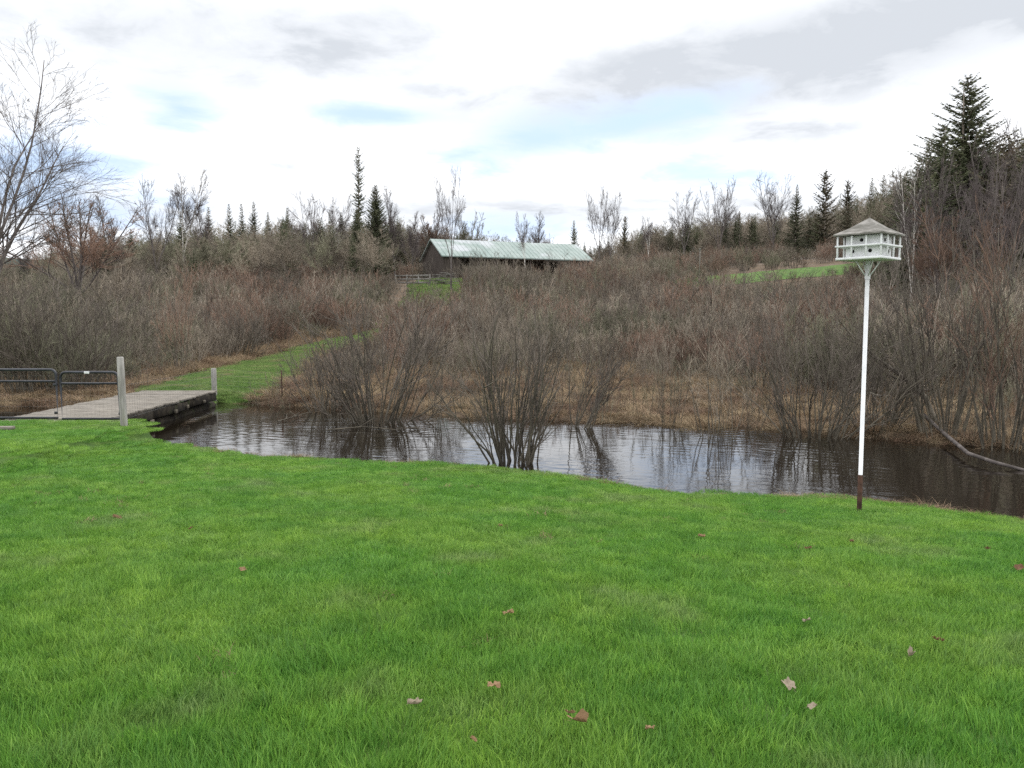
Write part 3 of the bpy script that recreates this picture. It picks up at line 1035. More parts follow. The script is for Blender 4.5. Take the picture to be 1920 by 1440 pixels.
scatter('far_wood', far_m, np.stack([gx, D, gz], -1), np.stack([0 * gx, 0 * gx, r.uniform(0, 6.28, len(gx))], -1),
        np.stack([np.clip(s * 1.15, .35, 2), np.clip(s * 1.15, .35, 2), s], -1), ix, 'far mixed wood of small dark evergreens and bare trees along the skyline', 'wood')

# ------------------------------------------------------------------ the trees on the skyline, one by one
G1 = 'dark spruces of the left skyline row'
for args in [
    ('bare_tree', 'red_maple', 150, 360, 80, 'broad reddish bare tree with rounded crown at left skyline', None, 1.15),
    ('bare_tree', 'poplar_a', 207, 352, 120, 'thin pale bare tree just right of the rounded reddish tree', None, 0.9),
    ('bare_tree', 'maple_a', 298, 326, 127, 'tall forked bare tree left of its taller slender twin on left skyline', None, 0.75),
    ('bare_tree', 'poplar_b', 345, 312, 129, 'tallest slender bare tree of the left skyline', None, 0.9),
    ('bare_tree', 'poplar_a', 392, 362, 138, 'lean bare tree just right of the tall slender pair', None, 0.8),
    ('spruce_tree', 'spruce_b', 252, 428, 142, 'small dark spruce left of the tall bare pair', None, 1.0),
    ('spruce_tree', 'spruce_a', 345, 396, 144, 'dark spruce behind the tallest slender bare tree on left', None, 1.1),
    ('spruce_tree', 'spruce_c', 397, 386, 157, 'spruce standing at the left end of the skyline spruce row', G1, 1.0),
    ('spruce_tree', 'spruce_a', 435, 381, 162, 'first of three pointed spruces close together in skyline row', G1, 0.8),
    ('spruce_tree', 'spruce_c', 458, 380, 165, 'middle of three pointed spruces close together in skyline row', G1, 0.8),
    ('spruce_tree', 'spruce_b', 481, 376, 168, 'last of three pointed spruces close together in skyline row', G1, 0.75),
    ('spruce_tree', 'spruce_a', 507, 396, 174, 'short spruce right of the three pointed skyline spruces', G1, 0.8),
    ('spruce_tree', 'spruce_b', 543, 388, 177, 'spruce left of the pale multi-stemmed bare tree', G1, 0.8),
    ('spruce_tree', 'spruce_c', 622, 392, 177, 'spruce right of the pale multi-stemmed bare tree', G1, 0.8),
    ('spruce_tree', 'spruce_a', 643, 396, 180, 'last spruce before the tall narrow evergreen', G1, 0.8),
    ('bare_tree', 'maple_b', 582, 348, 142, 'pale multi-stemmed bare tree rising over the spruce row', None, 0.75),
    ('bare_tree', 'poplar_b', 628, 360, 147, 'wispy bare tree between pale multi-stemmed tree and tall narrow evergreen', None, 0.8),
    ('narrow_evergreen', 'narrow', 676, 273, 138, 'tallest narrow column-shaped evergreen left of the barn', None, 0.75),
    ('cedar_tree', 'cedar', 707, 346, 129, 'broad dense cone-shaped evergreen beside the tall narrow one', None, 0.85),
    ('cedar_tree', 'cedar', 672, 392, 123, 'lower cone-shaped evergreen at the foot of the tall narrow one', None, 0.8),
    ('bare_tree', 'poplar_a', 743, 336, 135, 'upright bare tree just right of the cone-shaped evergreen', None, 0.7),
    ('bare_tree', 'poplar_a', 772, 388, 168, 'low bare tree left of the barn roof', None, 0.8),
    ('bare_tree', 'maple_a', 846, 302, 117, 'tall thin bare tree standing in front of the barn roof', None, 0.45),
    ('bare_tree', 'willow', 880, 386, 183, 'bushy golden-brown bare tree behind the left part of barn roof', None, 0.8),
    ('bare_tree', 'red_maple', 812, 392, 186, 'bushy reddish bare tree behind the left gable of barn', None, 0.8),
    ('bare_tree', 'poplar_b', 985, 392, 126, 'short thin bare tree in front of the barn roof middle', None, 0.55),
    ('bare_tree', 'poplar_a', 1012, 390, 187, 'faint bare tree behind the barn ridge', None, 0.9),
    ('spruce_tree', 'spruce_b', 1075, 412, 189, 'small lone spruce behind the right end of barn roof', None, 0.8),
    ('bare_tree', 'maple_a', 1122, 338, 183, 'tall bare twin tree right of the lone spruce, left of the pair', None, 0.5),
    ('bare_tree', 'maple_b', 1142, 344, 186, 'tall bare twin tree right of the lone spruce, right of the pair', None, 0.5),
    ('pine_tree', 'pine', 1170, 404, 180, 'small dark pine right of the tall bare twin trees', None, 0.6),
    ('bare_tree', 'poplar_b', 1215, 400, 177, 'small bare tree right of the small dark pine', None, 0.9),
    ('bare_tree', 'maple_a', 1282, 352, 177, 'wispy bare tree at the left end of the right skyline group', None, 0.8),
    ('bare_tree', 'maple_b', 1345, 326, 174, 'spreading bare tree left of the tallest spreading one, right skyline', None, 0.8),
    ('bare_tree', 'maple_b', 1447, 314, 168, 'tallest spreading bare tree above the green field', None, 0.85),
    ('spruce_tree', 'spruce_a', 1357, 392, 180, 'left of three small spruces above the green field', None, 0.8),
    ('spruce_tree', 'spruce_c', 1382, 394, 181, 'middle of three small spruces above the green field', None, 0.8),
    ('spruce_tree', 'spruce_a', 1411, 402, 183, 'right of three small spruces above the green field', None, 0.8),
    ('spruce_tree', 'spruce_b', 1488, 344, 162, 'reddish-looking spruce left of the big flat-topped pine', None, 0.8),
    ('pine_tree', 'pine', 1540, 318, 165, 'big rounded pine left of the birdhouse above the field', None, 0.85),
    ('pine_tree', 'pine', 1582, 336, 168, 'smaller pine at the right shoulder of the big rounded pine', None, 0.7),
    ('spruce_tree', 'spruce_c', 1626, 330, 103, 'thin dark spruce above the birdhouse, left of its neighbour', None, 0.7),
    ('spruce_tree', 'spruce_a', 1647, 326, 101, 'thin dark spruce above the birdhouse roof peak', None, 0.75),
    ('spruce_tree', 'big_spruce', 1797, 137, 71, 'largest dark spruce towering over the right side', None, 1.15),
    ('spruce_tree', 'big_spruce', 1752, 228, 69, 'wide spruce leaning against the left of the largest spruce', None, 1.1),
    ('spruce_tree', 'spruce_b', 1712, 290, 58, 'lower dark spruce left of the wide spruce on the right', None, 1.1),
    ('spruce_tree', 'spruce_b', 1690, 318, 73, 'lowest dark spruce at the left end of the right-hand wood', None, 1.0),
    ('spruce_tree', 'spruce_a', 1852, 268, 75, 'dark spruce right of the largest spruce', None, 1.1),
    ('spruce_tree', 'spruce_b', 1905, 272, 71, 'dark spruce at the right edge of the view', None, 1.2),
    ('bare_tree', 'poplar_b', 1708, 300, 50, 'white-barked bare tree in front of the right-hand spruces', None, 0.6),
    ('bare_tree', 'maple_a', 1840, 300, 46, 'tall bare tree in front of the largest spruce foot', None, 0.55),
    ('bare_tree', 'maple_b', 1892, 250, 48, 'tall bare tree at the right edge before the wood', None, 0.55),
    ('bare_tree', 'red_maple', 1765, 372, 44, 'reddish bare tree right behind the birdhouse', None, 0.8),
    ('bare_tree', 'willow', 1655, 400, 56, 'brownish bare tree directly behind the birdhouse', None, 0.7),
    ('bare_tree', 'poplar_a', 60, 428, 112, 'low thin bare tree under the big left tree branches', None, 0.8),
]:
    tree_at(*args)

for args in [
    ('spruce_tree', 'spruce_b', 1836, 226, 70, 'tall dark spruce close behind the right shoulder of the largest spruce', None, 1.2),
    ('pine_tree', 'pine', 1872, 246, 64, 'ragged brownish pine between the largest spruce and the right edge', None, 0.9),
    ('spruce_tree', 'big_spruce', 1922, 236, 68, 'broad dark spruce cut by the right edge of the view', None, 0.95),
    ('spruce_tree', 'spruce_a', 1728, 262, 62, 'slim dark spruce just left of the wide spruce', None, 1.1),
    ('bare_tree', 'maple_a', 1862, 212, 56, 'fine-twigged bare tree overlapping the right flank of the largest spruce', None, 0.6),
    ('bare_tree', 'maple_b', 1735, 268, 52, 'bare tree overlapping the left foot of the wide spruce', None, 0.6),
]:
    tree_at(*args)

# the big tree whose branches reach in from the left edge
tk, tw = bare_tree(seed=44, H=15, r0=0.24, cb=0.2, leaders=5, spread=0.7, nlimb=120, nbr=12, ntw=10, sub=3, tr=0.0062, up=0.025, limb_len=0.40, tp=0.45)
PROTO['big_left'] = (15, [('trunk', tk.mesh('trunk', M['bark_dark'])), ('crown', tw.mesh('crown', M['twig_water']))])
big = tree_at('bare_tree', 'big_left', -40, 40, 36, 'large bare spreading tree reaching in from the left edge', None, 1.1)
big.rotation_euler.z = 1.0243
tree_at('bare_tree', 'maple_b', 1918, 186, 72, 'tallest bare tree right of the largest spruce, cut by the right edge', None, 0.7)

# ------------------------------------------------------------------ shrubs that can be told apart
proto_shrub('clump', 2.7, 'twig_water', seed=51, nstem=44, base=0.29, lean=0.56, r0=0.022, nb=4, ntw=4, sub=1, tr=0.0036, wander=0.13)
proto_shrub('wide_a', 3.0, 'twig_water', seed=52, nstem=54, base=0.55, lean=0.95, r0=0.019, wander=0.13, nb=4, ntw=4, sub=1, tr=0.0042)
proto_shrub('wide_b', 3.0, 'twig_water', seed=53, nstem=50, base=0.5, lean=0.85, r0=0.019, wander=0.13, nb=3, ntw=4, sub=1, tr=0.0042)
proto_shrub('sticks', 3.0, 'twig_grey', seed=54, nstem=13, base=0.4, lean=0.2, r0=0.014, nb=4, ntw=4, sub=1, tr=0.0034)
proto_shrub('lean', 3.0, 'twig_water', seed=55, nstem=15, base=0.3, lean=0.35, r0=0.028, nb=6, ntw=6, sub=1, tr=0.004, lean_dir=(0.55, 0.1, 0))
proto_shrub('tall_a', 5.0, 'twig_water', seed=56, nstem=26, base=0.7, lean=0.5, r0=0.03, nb=6, ntw=5, sub=1, tr=0.0042)
proto_shrub('tall_b', 5.0, 'twig_red', seed=57, nstem=22, base=0.6, lean=0.42, r0=0.03, nb=6, ntw=5, sub=1, tr=0.0042)


def shrub_at(key, px, row, top, label, rz=0.0, wide=1.0, name='bare_shrub', z=None):
    p = on_plane(px, row, ZW - 0.02) if z is None else ground_at(px, row)
    x, y = p[0], p[1]
    zb = max(hz(x, y), ZW - 0.1)
    zt = top_z(px, top, y)
    return plant(name, key, (x, y, zb), (zt - zb) / PROTO[key][0], label, 'shrub', None, rz, wide)


for a_ in [
    ('clump', 962, 872, 535, 'dense many-stemmed shrub standing in the water nearest the lawn', 0.3, 0.82),
    ('wide_a', 705, 790, 495, 'wide grey shrub in the water right of the footbridge', 1.0, 0.85),
    ('wide_b', 615, 772, 600, 'lower reddish shrub on the bank between metal stake and wide grey shrub', 2.0, 0.9),
    ('lean', 1085, 803, 600, 'shrub with dark stems leaning right behind the nearest water shrub', 0.0, 0.9),
    ('sticks', 1350, 822, 570, 'group of thin upright sticks at the water edge', 0.5, 1.0),
    ('sticks', 1255, 800, 640, 'sparse thin stems on the tan bank right of the leaning shrub', 2.5, 1.0),
    ('sticks', 815, 800, 640, 'sparse dark stems in the water between the two biggest water shrubs', 4.0, 0.9),
    ('wide_b', 1525, 820, 520, 'wide dark shrub on the bank left of the birdhouse pole', 0.0, 0.85),
    ('wide_a', 1640, 812, 590, 'rounded shrub directly behind the birdhouse pole', 3.0, 0.8),
    ('tall_a', 1775, 826, 400, 'tall spreading alder at the water edge right of the birdhouse pole', 0.7, 0.8),
    ('tall_b', 1880, 842, 380, 'tall alder overhanging the water at the right edge', 1.9, 0.8),
]:
    shrub_at(*a_)
for a_ in [
    ('wide_b', 880, 545, 470, 'olive-brown shrub on the slope in front of the barn left half', 1.0, 0.8),
    ('tall_b', 335, 696, 500, 'tall double-stemmed alder left of the grass path', 0.3, 0.55),
    ('wide_a', 450, 672, 560, 'shrub on the reddish bank above the grass path', 0.9, 0.9),
    ('wide_b', 150, 735, 530, 'brown shrub right behind the right-hand gate', 2.2, 0.9),
    ('tall_a', 40, 740, 500, 'dark brown shrub behind the left-hand gate', 4.2, 0.7),
    ('wide_a', 1010, 690, 640, 'thin grey shrub on the marsh behind the nearest water shrub', 5.0, 0.8),
    ('tall_b', 1140, 684, 628, 'reddish shrub in the middle of the marsh behind leaning shrub', 1.2, 0.6),
    ('wide_a', 1290, 700, 645, 'grey shrub on the marsh behind the thin upright sticks', 3.3, 0.9),
    ('wide_b', 860, 680, 632, 'reddish shrub on the marsh left of nearest water shrub top', 0.4, 0.9),
    ('wide_b', 1430, 735, 560, 'reddish-brown shrub left of the wide dark bank shrub', 5.6, 0.9),
]:
    shrub_at(*a_, z=0)

# leaning trunk and log of the right-hand alder, branches lying in the water
tb = Tubes()
A = on_plane(1775, 815, ZW)
pl = np.array([A + [0, 0.1, -0.1], A + [-0.15, 0.3, 0.35], at(1735, 745, A[1] + .5), at(1690, 705, A[1] + .6), at(1640, 668, A[1] + .6), at(1605, 630, A[1] + .5)])
tb.add(pl, [0.075, 0.065, 0.055, 0.042, 0.028, 0.014], 7)
rr = np.random.default_rng(5)
tw = Tubes()
for f in (0.4, 0.55, 0.65, 0.75, 0.85, 0.95):
    s, d = pick(pl, f)
    b = sway(rr, s, offdir(rr, d, 0.6), 0.9, 6, 0.1, 0.12)
    tb.add(b, np.linspace(0.02, 0.006, 6), 4)
    twig_set(rr, tw, b, 9, 0.5, 0.004, sub=2)
root = tag(empty('leaning_trunk', A), 'dark bent trunk leaning left over the bank behind the birdhouse pole', 'tree trunk')
o = obj('trunk', tb.mesh('trunk', M['stem']), root, -A)
o = obj('twigs', tw.mesh('twigs', M['twig_grey']), root, -A)

B = on_plane(1768, 822, ZW)
pl = np.array([B + [-0.2, .45, .45], B + [0, .2, .18], on_plane(1815, 850, ZW + 0.12), on_plane(1862, 866, ZW + 0.1), on_plane(1915, 880, ZW + 0.02), on_plane(1990, 900, ZW - 0.1)])
tb = Tubes(); tb.add(pl, [0.042, 0.038, 0.034, 0.03, 0.026, 0.022], 9)
tag(obj('fallen_log', tb.mesh('fallen_log', M['bark_dark'])), 'fallen bare log slanting from the bank into the dark water at right', 'log')

for rows, lab in (([(615, 806), (680, 800), (745, 806), (785, 800)], 'thin dead branch lying on the water below the wide grey shrub'),
                  ([(520, 790), (548, 782), (570, 776)], 'small forked twig lying on the water near the bank')):
    pl = np.array([on_plane(a_, b_, ZW + 0.03 + 0.03 * (i % 2)) for i, (a_, b_) in enumerate(rows)])
    tb = Tubes(); tb.add(pl, np.linspace(0.016, 0.006, len(pl)), 5)
    for k in range(4):
        s, d = pick(pl, 0.3 + 0.18 * k)
        tb.add(sway(rr, s, offdir(rr, d, 0.6) * [1, 1, 0.3] + [0, 0, .1], 0.45, 4, 0.08), np.linspace(0.01, 0.004, 4), 4)
    tag(obj('dead_branch', tb.mesh('dead_branch', M['stem'])), lab, 'branch')

# ------------------------------------------------------------------ footbridge, gates and posts
M['plank'] = material('weathered_plank', (0.12, 0.105, 0.09), (0.26, 0.235, 0.20), 2.5, 0.9, stretch=(1.2, 14, 6), bump=0.5, bscale=8,
                      cc=(0.12, 0.11, 0.085), cscale=1.6, cspread=(0.5, 0.7))
M['rotten'] = material('rotten_timber', (0.010, 0.008, 0.006), (0.032, 0.026, 0.018), 5, 0.95, bump=0.8, bscale=14, cc=(0.03, 0.036, 0.014), cscale=2.2,
                       cspread=(0.55, 0.7))
M['post'] = material('weathered_post', (0.21, 0.20, 0.185), (0.36, 0.345, 0.32), 5, 0.92, stretch=(3, 3, 0.35), bump=0.5, bscale=16,
                     cc=(0.16, 0.17, 0.11), cscale=2, cspread=(0.55, 0.75))
M['gate'] = material('dark_gate_paint', (0.012, 0.013, 0.018), (0.03, 0.032, 0.04), 8, 0.45, spec=0.4)
M['wire'] = material('galvanised_wire', (0.09, 0.09, 0.09), (0.16, 0.16, 0.165), 8, 0.55, spec=0.4)
M['rust'] = material('rusty_steel', (0.035, 0.02, 0.014), (0.075, 0.04, 0.027), 12, 0.9, bump=0.4, bscale=30)
M['white'] = material('white_paint', (0.62, 0.625, 0.63), (0.70, 0.705, 0.71), 6, 0.6, cc=(0.55, 0.56, 0.53), cscale=2.5, cspread=(0.55, 0.8))
rnd = random.Random(12)

n0 = np.array([-8.2, 15.95]); n1 = np.array([-8.34, 22.2])         # right hand edge of the bridge
dirb = (n1 - n0) / np.linalg.norm(n1 - n0); Lb = float(np.linalg.norm(n1 - n0))
left = np.array([-dirb[1], dirb[0]]); Wb = 1.98
ang = math.atan2(dirb[1], dirb[0])
root = tag(empty('footbridge', (n0[0], n0[1], -0.40), ang - math.pi / 2), 'low footbridge of grey weathered planks behind the metal gates', 'bridge')
sd_ = Solid(); k = 0; y = 0.0
while y < Lb:
    w = rnd.uniform(0.17, 0.20)
    sd_.box((-Wb / 2 + rnd.uniform(-.03, .03), y + w / 2, rnd.uniform(-.008, .008)), (Wb + 0.1 + rnd.uniform(-.05, .05), w - rnd.uniform(.008, .022), 0.05), rnd.uniform(-.006, .006))
    y += w
obj('deck', sd_.mesh('deck', M['plank'], 0.006), root)
for sx_ in (0.0, -Wb):
    yy_ = np.linspace(-0.2, Lb + 0.2, 14)
    sd_ = Solid()
    for k_ in range(3):
        l_ = Lb / 3
        sd_.box((sx_ + (0.01 if sx_ == 0 else -0.01) + rnd.uniform(-.012, .012), l_ * (k_ + 0.5), -0.14 + rnd.uniform(-.02, .01)), (0.11, l_ - 0.02, 0.21 + rnd.uniform(-.03, .03)), rnd.uniform(-.008, .008), 0.014, rnd)
    obj('side_beam', sd_.mesh('side_beam', M['rotten'], 0.018), root)
    tb = Tubes()
    tb.add(np.stack([np.full(14, sx_ * 0.8 - 0.16) + np.array([rnd.uniform(-.03, .03) for _ in range(14)]), yy_,
                     np.full(14, -0.42) + np.array([rnd.uniform(-.02, .02) for _ in range(14)])], -1), [rnd.uniform(0.12, 0.16) for _ in range(14)], 9)
    obj('lower_beam', tb.mesh('lower_beam', M['rotten']), root)
sd_ = Solid(); sd_.box((-Wb / 2 - .05, -0.14, -0.05), (Wb + 0.9, 0.22, 0.09), 0.01)
obj('sill_board', sd_.mesh('sill_board', M['plank'], 0.008), root)
for i in range(5):
    sd_ = Solid()
    sd_.box((0.10 + rnd.uniform(-.03, .03), 0.9 + i * 1.1 + rnd.uniform(-.2, .2), -0.22 + rnd.uniform(-.08, .08)), (0.05, rnd.uniform(0.05, .16), rnd.uniform(.03, .1)), rnd.uniform(-.3, .3))
    obj('splinter', sd_.mesh('splinter', M['stem'], 0.004), root)


def post(x, y, h, w, label, lean=0.0, mat='post', sink=0.25, z=None):
    z = hz(x, y) if z is None else z
    root = tag(empty('fence_post', (x, y, z), rnd.uniform(-.2, .2)), label, 'post')
    tb = Tubes()
    zs = np.array([-sink, 0, h * .33, h * .66, h - 0.02, h])
    tb.add(np.stack([lean * zs, 0 * zs, zs], -1), np.array([1, 1, .97, .98, .95, .75]) * w / 2 * 1.12, 8)
    me = tb.mesh('post', M[mat], False)
    o = obj('shaft', me, root)
    return root


gp = at(233, 803, 14.9)
gpr = post(gp[0], 14.9, 1.31, 0.12, 'tall grey weathered wooden post at the right end of the gates', -0.02)
fp = at(402, 738, 23.5)
post(fp[0], 23.5, 0.76, 0.14, 'short grey wooden post at the far right corner of the footbridge', sink=0.9, z=-0.58)
tp = ground_at(529, 750)
root = tag(empty('metal_stake', (tp[0], tp[1], hz(tp[0], tp[1]))), 'thin dark metal fence stake among dead grass right of the footbridge', 'stake')
sd_ = Solid(); sd_.box((0, 0, 0.33), (0.04, 0.012, 1.1)); sd_.box((0, 0.017, 0.33), (0.01, 0.022, 1.1))
for i in range(7):
    sd_.box((0, -0.012, 0.1 + i * 0.1), (0.012, 0.012, 0.02))
obj('shaft', sd_.mesh('shaft', M['rust']), root)


def round_loop(x0, x1, z0, z1, rad):
    pts = []
    for cx_, cz_, a0 in ((x1 - rad, z1 - rad, 0), (x0 + rad, z1 - rad, 90)):
        for k in range(6):
            a_ = R(a0 + k * 18)
            pts.append((cx_ + rad * math.cos(a_), 0, cz_ + rad * math.sin(a_)))
    return [(x1, 0, z0)] + pts + [(x0, 0, z0)]


def gate(x0, x1, y, z0, z1, label, tagged):
    w = x1 - x0; h = z1 - z0
    root = tag(empty('metal_gate', (x0, y, z0)), label, 'gate', 'gates in front of the footbridge')
    tb = Tubes()
    tb.add(np.array(round_loop(0, w, 0, h, 0.10)), 0.026, 8)
    for zz_ in (0.02, h * 0.765):
        tb.add(np.array([(0, 0, zz_), (w, 0, zz_)]), 0.022, 8)
    obj('frame', tb.mesh('frame', M['gate']), root)
    wr = Tubes()
    n_ = int(w / 0.075)
    for i in range(1, n_):
        wr.add(np.array([(w * i / n_, 0.02, 0.02), (w * i / n_, 0.02, h)]), 0.0009)
    for i in range(1, 8):
        wr.add(np.array([(0, 0.024, h * i / 8), (w, 0.024, h * i / 8)]), 0.0009)
    obj('wire_mesh', wr.mesh('wire_mesh', M['wire']), root)
    for zz_ in (0.12, h * 0.7):
        hg = Solid()
        hg.box((w + 0.025 if tagged else w - 0.02, -0.022, zz_), (0.06, 0.02, 0.05))
        obj('hinge', hg.mesh('hinge', M['gate'], 0.004), root)
    if tagged:
        tg = Solid(); tg.box((w * 0.47, -0.024, h - 0.005), (0.10, 0.006, 0.045))
        obj('name_plate', tg.mesh('name_plate', M['white'], 0.001), root)
    return root


gy_ = 15.1
zt_ = top_z(160, 698, gy_); zb_ = top_z(160, 787, gy_)
gate(at(113, 700, gy_)[0], at(221, 700, gy_)[0], gy_, zb_, zt_, 'dark tubular metal gate with white plate on its top rail', True)
gate(at(-70, 700, gy_)[0], at(106, 700, gy_)[0], gy_ - 0.02, zb_ + 0.02, zt_ + 0.05, 'dark tubular metal gate cut by the left edge of view', False)
cpz = top_z(110, 790, gy_)
sd_ = Solid(); p_ = at(12, 796, 14.0)
sd_.box((p_[0] - 0.25, 14.0, hz(p_[0], 14.0) + 0.05), (0.7, 0.16, 0.06), 0.06)
tag(obj('loose_board', sd_.mesh('loose_board', M['plank'], 0.006)), 'short pale board lying in the grass below the left-hand gate', 'board')

# thin wire fence from the gate post past the far post to the stake
ff = Tubes()
fpts = [np.array([gp[0] + .05, 14.95, hz(gp[0], 14.9)]), np.array([fp[0] + .09, 23.5, -0.6]), np.array([tp[0], tp[1], hz(tp[0], tp[1])])]
for a_, b_ in zip(fpts[:-1], fpts[1:]):
    for hh in (0.15, 0.3, 0.45, 0.6, 0.78):
        m_ = (a_ + b_) / 2 + [0, 0, hh - 0.02]
        ff.add(np.array([a_ + [0, 0, hh], m_, b_ + [0, 0, hh]]), 0.0016)
    n_ = int(np.linalg.norm(b_ - a_) / 0.16)
    for i in range(1, n_):
        q_ = a_ + (b_ - a_) * i / n_
        ff.add(np.array([q_ + [0, 0, 0.14], q_ + [0, 0, 0.78]]), 0.0014)
root = tag(empty('wire_fence', fpts[0]), 'thin wire fence along the right side of the footbridge', 'fence')
obj('wire_mesh', ff.mesh('wire_mesh', M['wire']), root, -fpts[0])

# ------------------------------------------------------------------ birdhouse
M['shingle'] = material('roof_shingle', (0.165, 0.155, 0.14), (0.27, 0.255, 0.235), 9, 0.95, stretch=(1, 1, 3), bump=0.6, bscale=26, cc=(0.12, 0.115, 0.10), cscale=4)
M['hole'] = material('dark_hole', (0.006, 0.006, 0.006), (0.012, 0.012, 0.012), 5, 1.0)
bd = 9.25
bx = at(1611, 958, bd)
zb_ = hz(bx[0], bd)
ZF = top_z(1626, 484, bd)                # floor of the house
ZE = ZF + 0.245
ZA = top_z(1628, 408, bd)
aim = math.atan2(bx[0], bd)
rot_b = R(24)                             # turned so that the left-hand face shows wider
root = tag(empty('birdhouse', (bx[0], bd, zb_), 0), 'white two-storey birdhouse with porch rails on a tall white pole', 'birdhouse')
L0 = -zb_
zf, ze_, za = ZF + L0, ZE + L0, ZA + L0
tb = Tubes(); z1 = top_z(1613, 890, bd) + L0
tb.add(np.array([(0, 0, z1 - .02), (0, 0, zf - 0.2)]), 0.0235, 14)
obj('pole', tb.mesh('pole', M['white']), root)
tb = Tubes(); tb.add(np.array([(0, 0, -0.3), (0, 0, 0.0), (0, 0, z1)]), 0.028, 12)
obj('ground_sleeve', tb.mesh('ground_sleeve', M['rust']), root)
tb = Tubes(); tb.add(np.array([(0, 0, zf - 0.24), (0, 0, zf - 0.19)]), 0.031, 14)
tb.add(np.array([(0, 0, zf - 0.19), (0, 0, zf - 0.03)]), [0.026, 0.03], 14)
obj('collar', tb.mesh('collar', M['white']), root)
rz = -aim - rot_b + 0.0


def rotp(x, y, z):
    return (x * math.cos(rz) - y * math.sin(rz), x * math.sin(rz) + y * math.cos(rz), z)


W0 = 0.525; WI = 0.365
for sx_, sy_ in ((-1, -1), (1, -1), (1, 1), (-1, 1)):
    sb = Solid(); sb.bar(rotp(0.02 * sx_, 0.02 * sy_, zf - 0.2), rotp(0.10 * sx_, 0.10 * sy_, zf - 0.028), 0.008, 0.013)
    obj('brace', sb.mesh('brace', M['white']), root)
sb = Solid(); sb.box((0, 0, zf - 0.012), (W0, W0, 0.028), rz)
obj('floor', sb.mesh('floor', M['white'], 0.004), root)
hmid = zf + (ze_ - zf) * 0.53
sb = Solid()
for i in range(4):                        # balcony of the upper storey: a narrow ledge round the box
    a_ = rz + i * math.pi / 2
    c_ = (WI / 2 + 0.04) 
    sb.box((c_ * math.cos(a_), c_ * math.sin(a_), hmid - 0.005), (0.078, WI + (0.158 if i % 2 else 0.0), 0.012), a_)
obj('upper_ledge', sb.mesh('upper_ledge', M['white']), root)
wl_ = Solid(); wl_.box((0, 0, (zf + ze_) / 2 + 0.001), (WI, WI, ze_ - zf - 0.002), rz)
wall = obj('wall', wl_.mesh('wall', M['white'], 0.003), root)
for i in range(4):
    a_ = rz + i * math.pi / 2
    ux, uy = math.cos(a_), math.sin(a_)
    for (t_, z_) in ((-0.10, zf + 0.07), (0.10, zf + 0.07), (0.0, hmid + 0.065)):
        tb = Tubes()
        c_ = np.array([ux * (WI / 2) - uy * t_, uy * (WI / 2) + ux * t_, z_])
        nrm = np.array([ux, uy, 0])
        tb.add(np.array([c_ - nrm * 0.01, c_ + nrm * 0.0025]), 0.021, 14)
        obj('entrance_hole', tb.mesh('entrance_hole', M['hole']), wall)
h_ = W0 / 2 - 0.015
for i in range(4):
    a_ = rz + i * math.pi / 2
    ux, uy = math.cos(a_), math.sin(a_)
    for j in range(3):
        t_ = -h_ + 2 * h_ * j / 3
        sb = Solid(); sb.box((ux * h_ - uy * t_, uy * h_ + ux * t_, (zf + ze_) / 2 + 0.001), (0.018, 0.018, ze_ - zf - 0.004), a_)
        obj('porch_post', sb.mesh('porch_post', M['white'], 0.002), root)
    sb = Solid(); sb.box((ux * (h_ + .012), uy * (h_ + .012), hmid), (0.010, 2 * h_ + 0.05, 0.020), a_)
    obj('rail', sb.mesh('rail', M['white'], 0.002), root)
rf = Solid()
e_ = 0.287
cor = [rotp(x_ * e_, y_ * e_, ze_ + 0.004) for x_, y_ in ((-1, -1), (1, -1), (1, 1), (-1, 1))]
cor2 = [(c[0], c[1], c[2] + 0.016) for c in cor]
apex = (0, 0, za)
for i in range(4):
    rf.poly([cor[i], cor[(i + 1) % 4], cor2[(i + 1) % 4], cor2[i]])
    # slightly flared slopes
    m0 = tuple(np.array(cor2[i]) * 0.55 + np.array(apex) * 0.45 - np.array([0, 0, 0.014]))
    m1 = tuple(np.array(cor2[(i + 1) % 4]) * 0.55 + np.array(apex) * 0.45 - np.array([0, 0, 0.014]))
    rf.poly([cor2[i], cor2[(i + 1) % 4], m1, m0])
    rf.poly([m0, m1, apex])
rf.poly(cor[::-1])
obj('roof', rf.mesh('roof', M['shingle']), root)

# ------------------------------------------------------------------ barn
M['barn_roof'] = material('pale_green_metal_roof', (0.165, 0.215, 0.195), (0.225, 0.268, 0.248), 0.35, 0.6, stretch=(1, 1, 1), cc=(0.33, 0.35, 0.36), cscale=0.12,
                          cspread=(0.5, 0.6), spec=0.25)
M['barn_wall'] = material('brown_barn_boards', (0.045, 0.037, 0.032), (0.088, 0.072, 0.062), 1.4, 0.95, stretch=(5, 5, 0.4))
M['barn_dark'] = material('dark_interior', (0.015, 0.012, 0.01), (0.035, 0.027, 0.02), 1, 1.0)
M['grey_wood'] = material('grey_fence_wood', (0.15, 0.14, 0.125), (0.25, 0.24, 0.22), 3, 0.95)
ba = R(22)
bt = np.array([math.cos(ba), math.sin(ba), 0]); bn = np.array([math.sin(ba), -math.cos(ba), 0])   # along the ridge, towards the viewer
E0 = at(828, 479, 148.0)                  # near left end of the eave
Lr = 31.5
half = 7.6
zE = E0[2]; zR = zE + 3.75
zG = hz(E0[0] + 12, 155) - 0.2
root = tag(empty('barn', (E0[0], E0[1], zG), 0), 'long brown barn with a pale green metal roof on the slope', 'barn')
O = np.array([E0[0], E0[1], zG])


def bp_(s, d, z):
    """barn coordinates: s along, d back from the near eave, z absolute"""
    return E0 * [1, 1, 0] + bt * s - bn * d + np.array([0, 0, z]) - O


